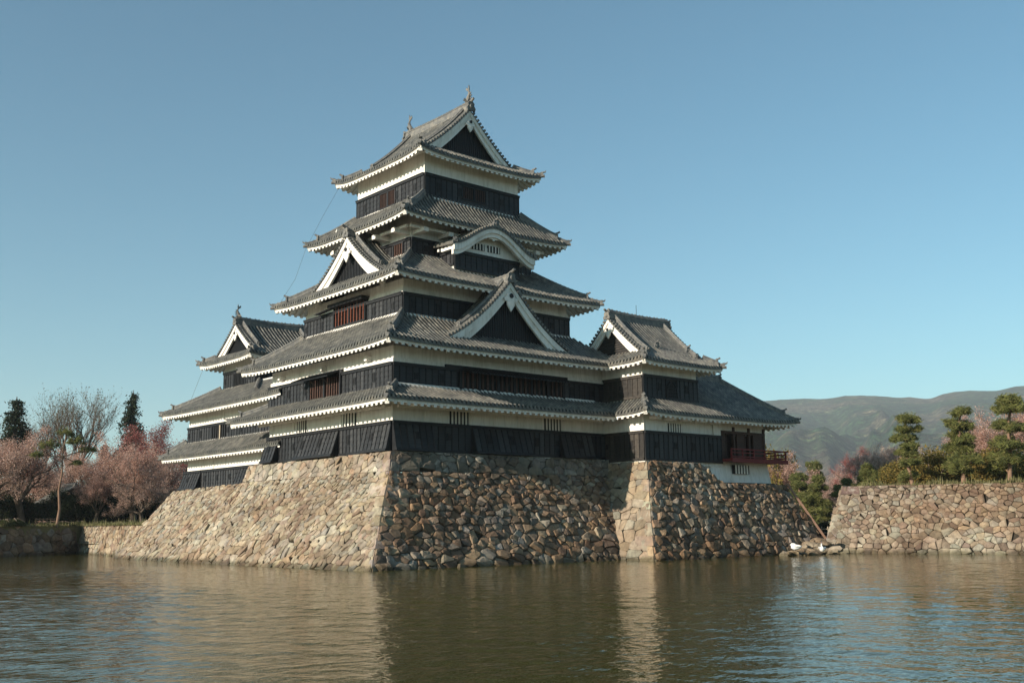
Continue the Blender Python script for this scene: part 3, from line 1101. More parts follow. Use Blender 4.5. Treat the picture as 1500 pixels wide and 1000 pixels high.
    fish_ornament(g, (0, 3.75, 33.55), (0, -1, 0), 1.08)
    # big triangular gable on the second roof
    gable(K, '-y', -.12, 5.45, profile(14.62, 19.1, 5.45, .42), -8.62, 3.6, bw=.70, base_z=14.2, pend=1.0, ridge_h=.45, end_sc=1.15, kud_len=.74, slat_inset=.6)
    # triangular gable on the third roof, sunny side
    gable(K, '-x', 0, 4.55, profile(19.42, 22.86, 4.55, .34), -8.05, 3.6, bw=.66, base_z=19.0, pend=.85, ridge_h=.40, end_sc=1.1, kud_len=.74)
    # curved gable bay on the third roof
    bay = MB()
    bay.box(-3.05, 2.85, -6.05, -4.3, 19.6, 22.0)
    b = part('gable_bay', bay, 'plaster', K)
    FB, LB = front(-6.05), left(-3.05)
    cladding(K, FB, -3.1, 2.9, 20.05, 21.32, .52, seed=12, loop=9)
    cladding(K, LB, -6.1, -4.35, 20.3, 21.32, .5, seed=13, loop=9)

    def kz(x):      # height of the curved gable's edge
        t = abs(x) / 3.75
        return 21.68 + 1.62 * (0.5 + 0.5 * math.cos(math.pi * min(1, t * 1.04))) ** 0.78 + .10 * max(0, t - .8)
    xs = np.linspace(-3.75, 3.75, 41)
    cx = .08
    face = [Vector((cx + x, -6.0, 21.30)) for x in xs if abs(x) < 3.0]
    top = [Vector((cx + x, -6.0, min(kz(x) - .2, 30))) for x in xs if abs(x) < 3.0]
    fm = MB()
    fm.grid(np.array([[tuple(p) for p in face], [tuple(p) for p in top]]))
    part('gable_wall', fm, 'plaster', b)
    for nm, y0, y1, t, wd in (('bargeboard', -6.86, -6.70, 0.0, .34), ('inner_bargeboard', -6.74, -6.52, -.30, .34)):
        mb = MB()
        A = [(cx + x, y0, kz(x) + t) for x in xs]
        B = [(cx + x, y0, kz(x) + t - wd * (1.25 - .25 * math.cos(x / 3.75 * math.pi))) for x in xs]
        C = [(p[0], y1, p[2]) for p in B]
        Dq = [(p[0], y1, p[2]) for p in A]
        mb.grid(np.array([A, B, C, Dq, A]))
        for k in (0, -1):
            mb.add([A[k], B[k], C[k], Dq[k]], [(0, 1, 2, 3)])
        part(nm, mb, 'plaster', b)
    mb = MB()
    mb.grid(np.array([[(cx + x, -6.8, kz(x) - .06) for x in xs], [(cx + x, -5.9, kz(x) - .06) for x in xs]]))
    part('verge_soffit', mb, 'plaster', b)
    tl = MB()
    L = 0
    acc = [0]
    for i in range(1, len(xs)):
        acc.append(acc[-1] + math.hypot(xs[i] - xs[i - 1], kz(xs[i]) - kz(xs[i - 1])))

    def kpt(u, d, dz):
        u, d, dz = np.broadcast_arrays(u, d, dz)
        x = np.interp(u, acc, xs)
        z = np.interp(x, xs, [kz(q) for q in xs])
        return np.stack([cx + x, -6.92 + d, z + dz + .05 + .06 * d], -1)
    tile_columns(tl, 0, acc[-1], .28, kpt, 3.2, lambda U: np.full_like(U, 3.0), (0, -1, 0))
    for sx in (-1, 1):
        A = [(cx + sx * 3.78, -6.9 + .1 * k, kz(3.75) + .05) for k in range(2)]
        tl.bar((cx + sx * 3.8, -6.9, kz(3.75) - .02), (cx + sx * 3.8, -4.6, kz(3.75) + .1), .2, .2)
    part('gable_tiles', tl, 'roof_tile', b, 'stuff')
    mb = MB()
    ridge_bar(mb, [(cx, y, kz(0) + .16) for y in np.linspace(-6.75, -5.0, 5)], .32, .30)
    end_tile(mb, (cx, -6.9, kz(0) + .2), (0, -1, 0), .85)
    for sx in (-1, 1):
        end_tile(mb, (cx + sx * 3.72, -6.9, kz(3.75) + .1), (sx * .4, -1, 0), .55, False)
    part('ridge', mb, 'ridge_tile', b)
    mb = MB()      # carved white pendant below the crown of the curve
    ol = [(-1.25, .16), (-.95, -.02), (-.62, -.06), (-.42, -.20), (-.15, -.22), (0, -.34), (.15, -.22), (.42, -.20), (.62, -.06), (.95, -.02), (1.25, .16)]
    n = len(ol)
    zt = kz(0) - .55
    v = [(cx + a, y, zt + q) for y in (-6.62, -6.5) for a, q in ol] + [(cx + a, y, kz(a) - .45) for y in (-6.62, -6.5) for a, q in ol]
    f = []
    for k in range(n - 1):
        f += [(k, k + 1, 2 * n + k + 1, 2 * n + k), (k, n + k, n + k + 1, k + 1)]
    mb.add(v, f)
    part('gable_pendant', mb, 'plaster', b)
    lattice(K, Face((0, -6.06), (1, 0), (0, -1)), -1.5, -.35, 21.72, 22.2, 4, 'plaster', .03, .10)
    lattice(K, Face((0, -6.06), (1, 0), (0, -1)), -.05, 1.1, 21.72, 22.2, 4, 'plaster', .03, .10)
    mb = MB()
    for sx in (-1, 1):
        mb.box(cx + sx * 3.2 - .45, cx + sx * 3.2 + .45, -6.75, -5.2, 21.32, 21.50)
    for k in range(5):
        mb.box(cx - 3.62, cx - 3.40, -6.6 + k * .42, -6.4 + k * .42, 21.42, 21.62)
    part('eave_bracket', mb, 'plaster', b, 'stuff')
    # lightning cable hanging down the sunny side
    mb = MB()
    mb.tube([(-5.6, 5.3, 28.2), (-6.6, 5.8, 26), (-7.7, 6.4, 23.3), (-8.2, 7, 21), (-9.2, 7.8, 18.8)], .011, 4)
    part('lightning_cable', mb, 'cable', K)
    mb = MB()
    mb.tube([(0, -3.9, 34.6), (0, -3.9, 35.15)], .012, 4)
    part('lightning_rod', mb, 'cable', K)
    # copper flashing along the sunny gable
    return K


# ------------------------------------------------------------------ corner turret with the moon-viewing room
def build_turret():
    T = thing('corner_turret', 'two-storey corner turret with open red-railed moon-viewing room on its right', 'turret', (15, -9, 6.7))
    storey(T, 9.46, 15.5, -11.93, -5.6, 6.6, 13.9)
    storey(T, 15.0, 18.12, -11.85, -5.6, 6.6, 10.3)
    F, L = front(-11.93), left(9.46)
    cladding(T, F, 9.41, 15.55, 11.3, 12.97, .50, seed=21, gaps=[(11.9, 13.2)])
    cladding(T, L, -11.98, -8.12, 11.3, 12.9, .46, seed=22, mat='worn_board')
    cladding(T, F, 9.41, 18.15, 6.85, 8.9, .50, seed=23)
    cladding(T, L, -11.98, -8.12, 6.85, 8.9, .46, seed=24, mat='worn_board')
    # bell-shaped window
    mb = MB()
    ol = [(-.62, 11.45), (-.55, 11.9), (-.5, 12.25), (-.3, 12.5), (0, 12.72), (.3, 12.5), (.5, 12.25), (.55, 11.9), (.62, 11.45)]
    v = [F.P(12.53 + a, .12, z) for a, z in ol]
    mb.add(v, [tuple(range(len(ol)))])
    wn = part('window', mb, 'dark_opening', T)
    fr = MB()
    for k in range(len(ol)):
        a, b2 = ol[k], ol[(k + 1) % len(ol)]
        fr.bar(F.P(12.53 + a[0], .14, a[1]), F.P(12.53 + b2[0], .14, b2[1]), .08, .08, (0, -1, 0))
    for a in (-.32, -.11, .11, .32):
        fr.bar(F.P(12.53 + a, .15, 11.45), F.P(12.53 + a, .15, 12.5 - abs(a) * .4), .04, .04)
    for z in (11.7, 11.95, 12.2):
        fr.bar(F.P(12.03, .15, z), F.P(13.03, .15, z), .035, .035)
    F.box(fr, 11.88, 11.95, .05, .15, 11.45, 12.84)
    F.box(fr, 13.12, 13.2, .05, .15, 11.45, 12.84)
    part('window_frame', fr, 'black_frame', wn)
    lattice(T, F, 12.05, 13.5, 8.97, 9.62, 5)
    mb = MB()
    for u in np.arange(10.2, 18, 1.7):
        mb.bar(F.P(u, -.1, 9.9), F.P(u, .9, 9.86), .34, .24)
    part('eave_bracket', mb, 'plaster', T, 'stuff')
    mb = MB()
    F.box(mb, 17.3, 18.13, -.02, .06, 8.97, 10.0)
    part('pilaster', mb, 'plaster', T)
    # upper roof (hip-and-gable, ridge running along the wall)
    E = (8.15, 17.05, -13.35, -4.45)
    zp = profile(13.80, 17.55, 4.45, .28)
    hip_roof(T, E, zp, 1.15, .18, 1.3, clip={'L': (4.0, 8.9)}, eclip={'L': (5.1, 8.9)}, hip_corners=('FL', 'FR'))
    g = gable(T, '-x', -8.9, 3.30, lambda q: zp(1.15 + q), 9.22, 6.75, bw=.52, base_z=14.4, pend=.62, both=True, infill='louvres', infill_mat='black_board', ridge_h=.55, end_sc=.95, kud_len=1.0, slat_inset=.42)
    for x in (11.6, 15.2):      # small ornaments where the ridges end on the slope
        mb = MB()
        z = float(zp(1.9))
        end_tile(mb, (x, -13.35 + 1.8, z + .1), (0, -1, 0), .75)
        part('ridge_end_tile', mb, 'ridge_tile', g)
    mb = MB()
    mb.tube([(12.4, -8.9, 17.9), (12.4, -8.9, 18.95)], .02, 4)
    part('lightning_rod', mb, 'cable', T)
    # lower roof, one long slope that also covers the moon-viewing room
    E = (8.12, 26.35, -13.35, -4.6)
    zp = profile(10.12, 13.65, 4.37, .06)
    hip_roof(T, E, zp, 4.37, .22, 1.5, clip={'L': (3.2, 8.75)}, eclip={'L': (5.6, 8.75), 'B': (0, 0)}, hip_corners=('FL', 'FR'))
    mb = MB()
    ridge_bar(mb, [(x, -8.97, 13.7 + .1 * max(0, x - 19) / 3) for x in np.linspace(15.3, 21.95, 8)], .40, .48)
    end_tile(mb, (22.1, -8.97, 13.75), (1, 0, 0), 1.0)
    part('ridge', mb, 'ridge_tile', T)
    # moon-viewing room
    W = front(-11.7)
    mb = MB()
    mb.box(18.5, 24.1, -11.6, -5.8, 9.35, 10.3)
    part('storey_wall', mb, 'plaster', T)
    mb = MB()
    mb.box(18.14, 24.2, -11.7, -5.7, 7.02, 7.28)
    part('floor_deck', mb, 'brown_wood', T)
    mb = MB()
    for x in (18.2, 20.15, 22.1, 24.05):
        for y in (-11.62, -5.9):
            mb.box(x - .1, x + .1, y - .1, y + .1, 7.2, 9.75)
    mb.box(18.1, 24.16, -11.73, -11.5, 9.22, 9.42)
    mb.box(18.1, 24.16, -6.0, -5.8, 9.22, 9.42)
    mb.box(23.94, 24.16, -11.5, -6.0, 9.22, 9.42)
    part('post', mb, 'brown_wood', T)
    mb = MB()
    W.box(mb, 18.11, 18.3, -.02, .08, 7.25, 10.0)
    part('corner_post', mb, 'rail_wood', T)
    mb = MB()
    mb.box(18.2, 24.0, -5.95, -5.85, 7.2, 9.4)
    mb.box(23.98, 24.06, -8.6, -5.95, 7.2, 9.4)
    mb.box(18.2, 23.9, -9.3, -9.2, 7.2, 9.4)
    mb.box(23.97, 24.03, -11.45, -8.6, 7.2, 9.3)
    part('inner_wall', mb, 'brown_wood', T)
    for a, b2 in ((18.3, 19.2), (20.5, 21.6), (22.6, 24.0)):      # louvred sliding shutters
        mb = MB()
        W.box(mb, a, b2, -.12, -.06, 7.3, 9.22)
        z = 7.4
        while z < 9.15:
            W.box(mb, a + .05, b2 - .05, -.06, -.03, z, z + .07)
            z += .14
        W.box(mb, a, a + .08, -.06, 0.0, 7.3, 9.22)
        W.box(mb, b2 - .08, b2, -.06, 0.0, 7.3, 9.22)
        part('sliding_shutter', mb, 'brown_wood', T)
    mb = MB()      # red veranda
    mb.box(18.15, 25.3, -12.95, -11.72, 7.0, 7.2)
    mb.box(24.25, 25.3, -11.715, -5.2, 7.0, 7.2)
    mb.box(18.15, 25.34, -12.99, -12.955, 6.92, 7.24)
    v = part('veranda', mb, 'red_lacquer', T)
    rl = MB()
    for z, t in ((7.92, .10), (7.66, .07), (7.36, .08)):
        rl.bar((18.15, -12.86, z), (25.5 if z > 7.9 else 25.25, -12.86, z), t, t)
        rl.bar((25.2, -13.05 if z > 7.9 else -12.86, z), (25.2, -5.3, z), t, t)
    part('railing', rl, 'red_lacquer', v)
    for x in np.linspace(18.2, 25.2, 6):
        mb = MB()
        mb.box(x - .05, x + .05, -12.91, -12.81, 7.2, 7.90)
        part('railing_post', mb, 'red_lacquer', v)
    for y in (-10.5, -8):
        mb = MB()
        mb.box(25.15, 25.25, y - .05, y + .05, 7.2, 7.90)
        part('railing_post', mb, 'red_lacquer', v)
    mb = MB()
    mb.box(25.28, 25.345, -12.90, -12.70, 7.34, 7.42)
    part('metal_fitting', mb, 'pale_wood', v)
    mb = MB()      # white footing, its left edge flaring forward
    mb.hexa([(16.95, -12.0, 5.42), (24.3, -12.0, 5.42), (24.3, -5.7, 5.42), (16.95, -5.7, 5.42), (16.95, -11.72, 7.0), (24.22, -11.72, 7.0), (24.22, -5.7, 7.0), (16.95, -5.7, 7.0)])
    ft = part('footing_wall', mb, 'plaster', T)
    lattice(T, front(-11.94), 19.45, 21.4, 6.1, 6.78, 5, 'plaster', .12)
    mb = MB()
    mb.box(16.8, 24.6, -12.15, -5.6, 5.24, 5.42)
    part('sill_beam', mb, 'black_frame', T)
    mb = MB()
    mb.box(15.0, 17.0, -11.66, -6, 5.2, 6.95)
    part('footing_wall', mb, 'plaster', T)
    return T


# ------------------------------------------------------------------ small keep on the left
def build_small_keep():
    K = thing('small_keep', 'smaller black and white keep joined to the left of the tall keep', 'castle', (-4, 17, 5.5))
    X, Y1 = -8.2, 25.0
    storey(K, X, 0, 7.9, Y1, 5.4, 12.1)
    storey(K, -6.1, -.3, 17.0, 22.8, 11.5, 16.6)
    L, U = left(X), left(-6.1)
    cladding(K, L, 8.6, Y1 + .4, 5.66, 7.2, .46, [(8.6, 15.2, .5), (22.0, Y1 + .4, .55)], seed=31)
    cladding(K, L, 8.3, Y1 + .05, 9.5, 10.95, .46, gaps=[(17.6, 20.4)], seed=32)
    wn = lattice(K, L, 17.6, 20.4, 9.62, 10.8, 7, 'black_frame', .06, .12, None, .08)
    mb = MB()
    L.box(mb, 18.6, 18.76, .07, .17, 9.62, 10.8)
    part('window_post', mb, 'pale_wood', wn)
    for u, a, b in ((20.1, 7.27, 8.2), (18.4, 11.02, 11.9)):
        mb = MB()
        L.box(mb, u - .2, u + .2, -.02, .04, a, b)
        part('pilaster', mb, 'plaster', K)
    cladding(K, U, 16.95, 22.85, 14.05, 15.68, .46, gaps=[(18.6, 20.9)], seed=33)
    lattice(K, U, 18.7, 20.8, 14.3, 15.45, 8, 'black_frame', .06, .08, 'black_frame', .06)
    cladding(K, front(17.0), -6.15, -.4, 14.05, 15.68, .5, seed=34)
    # roofs
    E = (-9.8, 2, 6.0, 27.0)
    zp = profile(8.32, 9.66, 1.65, .1)
    hip_roof(K, E, zp, 1.65, .06, 1.5, clip={'F': (0, 0), 'R': (0, 0)}, eclip={'F': (0, 0), 'R': (0, 0)}, top_strip='L', hip_corners=('BL',), hips={'L': (1, 99), 'B': (1, 1)})
    E = (-9.85, 3, 6.0, 27.1)
    zp = profile(12.10, 14.22, 3.75, .15)
    hip_roof(K, E, zp, 3.75, .10, 1.6, clip={'F': (0, 0), 'R': (0, 0)}, eclip={'F': (0, 0), 'R': (0, 0)}, top_strip='L', hip_corners=('BL',), hips={'L': (1.0, 99), 'B': (1, 1)})
    mb = MB()      # ridge of the connecting gallery running up to the small keep's wall
    ridge_bar(mb, [(lerp(-8.3, -6.2, k), lerp(12.6, 16.2, k), lerp(13.0, 14.3, k)) for k in np.linspace(0, 1, 5)], .34, .34)
    part('ridge', mb, 'ridge_tile', K)
    E = (-7.65, 1.2, 15.3, 24.75)
    zp = profile(16.40, 19.7, 4.72, .25)
    hip_roof(K, E, zp, 1.1, .20, 1.5, hip_corners=('FL', 'BL'), raft=.42)
    g = gable(K, '-x', 20.02, 3.62, lambda q: zp(1.1 + q), -6.62, 6.8, bw=.5, base_z=16.9, pend=.62, both=True, ridge_h=.5, end_sc=.9, kud_len=.85, slat_inset=.45)
    fish_ornament(g, (-6.45, 20.02, 20.1), (1, 0, 0), .9)
    mb = MB()
    mb.tube([(-7.5, 24.2, 16.2), (-8.4, 24.9, 12.9)], .011, 4)
    part('lightning_cable', mb, 'cable', K)
    return K


# ------------------------------------------------------------------ dry-stone walls
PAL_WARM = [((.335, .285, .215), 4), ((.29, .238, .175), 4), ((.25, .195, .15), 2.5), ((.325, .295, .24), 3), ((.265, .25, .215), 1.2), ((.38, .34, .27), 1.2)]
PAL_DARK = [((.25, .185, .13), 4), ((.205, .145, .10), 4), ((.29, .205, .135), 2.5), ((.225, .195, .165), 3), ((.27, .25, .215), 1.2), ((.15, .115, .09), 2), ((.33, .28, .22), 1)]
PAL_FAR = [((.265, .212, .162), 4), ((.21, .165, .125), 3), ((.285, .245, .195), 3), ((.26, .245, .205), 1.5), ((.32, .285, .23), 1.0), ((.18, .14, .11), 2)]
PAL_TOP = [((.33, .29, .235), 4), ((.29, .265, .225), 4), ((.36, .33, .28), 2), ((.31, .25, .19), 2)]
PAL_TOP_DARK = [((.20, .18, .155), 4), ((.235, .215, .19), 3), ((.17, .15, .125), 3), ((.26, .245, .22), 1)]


def clip_poly(poly, a, b, c):      # keep a*x + b*y <= c
    out = []
    n = len(poly)
    for i in range(n):
        p, q = poly[i], poly[(i + 1) % n]
        dp, dq = a * p[0] + b * p[1] - c, a * q[0] + b * q[1] - c
        if dp <= 0:
            out.append(p)
        if dp * dq < 0:
            t = dp / (dp - dq)
            out.append((p[0] + (q[0] - p[0]) * t, p[1] + (q[1] - p[1]) * t))
    return out


def stone_wall(root, quad, size, pal, relief, seed, most=300, asp=1.5, shear=0.0, small=.4, flat=(.64, .88), joint=.015):
    """Irregular stones fitted over the plane of QUAD (bottom-left, bottom-right, top-right, top-left seen from outside)."""
    rnd = random.Random(seed)
    BL, BR, TR, TL = [Vector(p) for p in quad]
    eu = (BR - BL).normalized()
    nrm = eu.cross(TL - BL).normalized()
    ev = nrm.cross(eu)
    dom = [((p - BL).dot(eu), (p - BL).dot(ev)) for p in (BL, BR, TR, TL)]
    bk = MB()
    bk.add([p - nrm * (relief * .35 + .05) for p in (BL, BR, TR, TL)], [(0, 1, 2, 3)])
    part('wall_core', bk, 'earth', root)
    H = max(p[1] for p in dom)
    umin, umax = min(p[0] for p in dom), max(p[0] for p in dom)
    pts = []
    v = -size * .3
    while v < H + size:
        sz_v = size * lerp(1.28, .82, min(1, max(0, v / H)))      # bigger stones low down
        h = sz_v * rnd.uniform(.65, 1.3)
        u = umin - size * rnd.uniform(0, 2)
        while u < umax + size * 2:
            wd = sz_v * asp * rnd.choice((.5, .7, .9, 1.0, 1.25, 1.6, 2.0))
            pts.append((u + wd / 2, v + h / 2 + rnd.uniform(-.25, .25) * h))
            if rnd.random() < small:      # chinks filled with small stones
                cu, cv = u + wd * rnd.uniform(.9, 1.1), v + rnd.uniform(.0, 1.0) * h
                for _ in range(rnd.choice((1, 1, 2, 3))):
                    pts.append((cu + rnd.uniform(-.3, .3) * size, cv + rnd.uniform(-.25, .25) * size))
            u += wd
        v += h
    sc = 1.25
    cell = size * 1.6
    gridm = {}
    T = [(u, (vv + shear * u) * sc) for u, vv in pts]
    W = [size * size * rnd.uniform(-.22, .22) for _ in pts]
    for i, (a, b) in enumerate(T):
        gridm.setdefault((int(a // cell), int(b // cell)), []).append(i)
    edges = []
    for i in range(4):
        p, q = dom[i], dom[(i + 1) % 4]
        # outward normal of a counter-clockwise polygon
        a, b = q[1] - p[1], -(q[0] - p[0])
        edges.append((a, b, a * p[0] + b * p[1]))
    stones = []
    for i, (a, b) in enumerate(T):
        u, vv = pts[i]
        if any(ea * u + eb * vv > ec + size * math.hypot(ea, eb) for ea, eb, ec in edges):
            continue
        R = size * 2.2
        poly = [(a - R, b - R), (a + R, b - R), (a + R, b + R), (a - R, b + R)]
        ca, cb = int(a // cell), int(b // cell)
        for ia in range(ca - 2, ca + 3):
            for ib in range(cb - 2, cb + 3):
                for j in gridm.get((ia, ib), ()):
                    if j == i:
                        continue
                    dx, dy = T[j][0] - a, T[j][1] - b
                    if dx * dx + dy * dy > 4.9 * R * R or dx * dx + dy * dy < 1e-9:
                        continue
                    poly = clip_poly(poly, dx, dy, dx * (a + dx / 2) + dy * (b + dy / 2) + (W[i] - W[j]) / 2)
                    if len(poly) < 3:
                        break
        poly = [(x, y / sc - shear * x) for x, y in poly]
        for ea, eb, ec in edges:
            poly = clip_poly(poly, ea, eb, ec)
        if len(poly) < 3:
            continue
        # merge near-coincident corners
        pp = []
        for p in poly:
            if not pp or math.hypot(p[0] - pp[-1][0], p[1] - pp[-1][1]) > size * .12:
                pp.append(p)
        if len(pp) > 2 and math.hypot(pp[0][0] - pp[-1][0], pp[0][1] - pp[-1][1]) < size * .12:
            pp.pop()
        if len(pp) < 3:
            continue
        A = abs(sum(pp[k][0] * pp[(k + 1) % len(pp)][1] - pp[(k + 1) % len(pp)][0] * pp[k][1] for k in range(len(pp)))) / 2
        span = max(math.hypot(p[0] - q[0], p[1] - q[1]) for p in pp for q in pp)
        if A < .012 or A / span < .085:
            continue
        if A > .12:      # knock the sharp corners off the bigger stones
            k_ = rnd.uniform(.06, .15)
            pp = [q for k in range(len(pp)) for q in ((lerp(pp[k][0], pp[(k + 1) % len(pp)][0], k_), lerp(pp[k][1], pp[(k + 1) % len(pp)][1], k_)), (lerp(pp[k][0], pp[(k + 1) % len(pp)][0], 1 - k_), lerp(pp[k][1], pp[(k + 1) % len(pp)][1], 1 - k_)))][:12]
        cx, cy = sum(p[0] for p in pp) / len(pp), sum(p[1] for p in pp) / len(pp)
        stones.append((A, cx, cy, pp))

    def build(mb, A, cx, cy, pp):
        tot = sum(k for _, k in pal)
        r = rnd.uniform(0, tot)
        for c, k in pal:
            r -= k
            if r <= 0:
                break
        g = rnd.uniform(.78, 1.18)
        mb.tone = tuple(min(.8, x * g * rnd.uniform(.97, 1.03)) for x in c)
        rr = math.sqrt(A)
        h = relief * rnd.uniform(.45, 1.25) * min(1.2, .4 + rr)
        tx, ty = rnd.uniform(-.28, .28) * relief / .25, rnd.uniform(-.28, .28) * relief / .25
        gap = max(.8, 1 - joint / max(rr, .05))
        inr = rnd.uniform(*flat)
        ox, oy = rnd.uniform(-.08, .08) * rr, rnd.uniform(-.08, .08) * rr
        n = len(pp)
        V = []
        for k in range(n):
            x, y = (pp[k][0] - cx) * gap, (pp[k][1] - cy) * gap
            V.append((cx + x, cy + y, -relief * .5))
        for k in range(n):
            x, y = (pp[k][0] - cx) * gap * .985, (pp[k][1] - cy) * gap * .985
            V.append((cx + x, cy + y, h * rnd.uniform(.45, .8) + (tx * x + ty * y) * .6))
        for k in range(n):
            x, y = (pp[k][0] - cx) * gap * inr * rnd.uniform(.85, 1.1), (pp[k][1] - cy) * gap * inr * rnd.uniform(.85, 1.1)
            V.append((cx + x + ox, cy + y + oy, h * rnd.uniform(.9, 1.1) + (tx * x + ty * y)))
        V.append((cx + ox, cy + oy, h * rnd.uniform(1.0, 1.2)))
        F = []
        for k in range(n):
            k2 = (k + 1) % n
            F += [(k, k2, n + k2, n + k), (n + k, n + k2, 2 * n + k2, 2 * n + k), (2 * n + k, 2 * n + k2, 3 * n)]
        mb.add([BL + eu * x + ev * y + nrm * z for x, y, z in V], F)

    def on_screen(s):
        p = BL + eu * s[1] + ev * s[2]
        d = p - CAM
        zc = d.dot(FW)
        x = d.dot(RT) / zc * 1532 if zc > 1 else 9e9
        return s[0] / (zc * zc) * (1 if abs(x) < 760 else .001) * (1 if p.z > .1 else .01)
    stones.sort(key=on_screen, reverse=True)
    for s in stones[:most]:
        mb = MB()
        build(mb, *s)
        part('stone', mb, 'stone', root, tone=True)
    if len(stones) > most:
        mb = MB()
        for s in stones[most:]:
            build(mb, *s)
        part('small_stones', mb, 'stone', root, 'stuff', tone=True)


def quoins(root, bot, top, d1, d2, n, pal, seed, big=1.5):
    """Long corner blocks laid alternately along one face and the other."""
    rnd = random.Random(seed)
    bot, top, d1, d2 = Vector(bot), Vector(top), Vector(d1), Vector(d2)
    f = 0.0
    k = 0
    while f < .985:
        f1 = min(1.0, f + rnd.uniform(.8, 1.25) / n)
        q0, q1 = bot.lerp(top, f + .004), bot.lerp(top, f1 - .004)
        L1, L2 = (big * rnd.uniform(.8, 1.25), big * rnd.uniform(.35, .55))[::1 if k % 2 else -1]
        mb = MB()
        c = rnd.choice(pal)[0]
        mb.tone = tuple(x * rnd.uniform(.9, 1.1) for x in c)
        o = rnd.uniform(.07, .15)

        def ring(q, s):
            j = lambda: rnd.uniform(-.03, .03)
            return [q - d2 * (o + j()) - d1 * (o + j()), q + d1 * L1 * s - d2 * (o * .8 + j()), q + d1 * L1 * s * .95 + d2 * .3, q + d1 * .3 + d2 * .3, q + d2 * L2 * s * .95 + d1 * .3, q + d2 * L2 * s - d1 * (o * .8 + j())]
        a, b = ring(q0, 1), ring(q1, .96)
        m = 6
        mb.add(a + b, [tuple(range(m - 1, -1, -1)), tuple(range(m, 2 * m))] + [(i, (i + 1) % m, m + (i + 1) % m, m + i) for i in range(m)])
        part('stone', mb, 'stone', root, tone=True)
        f = f1
        k += 1


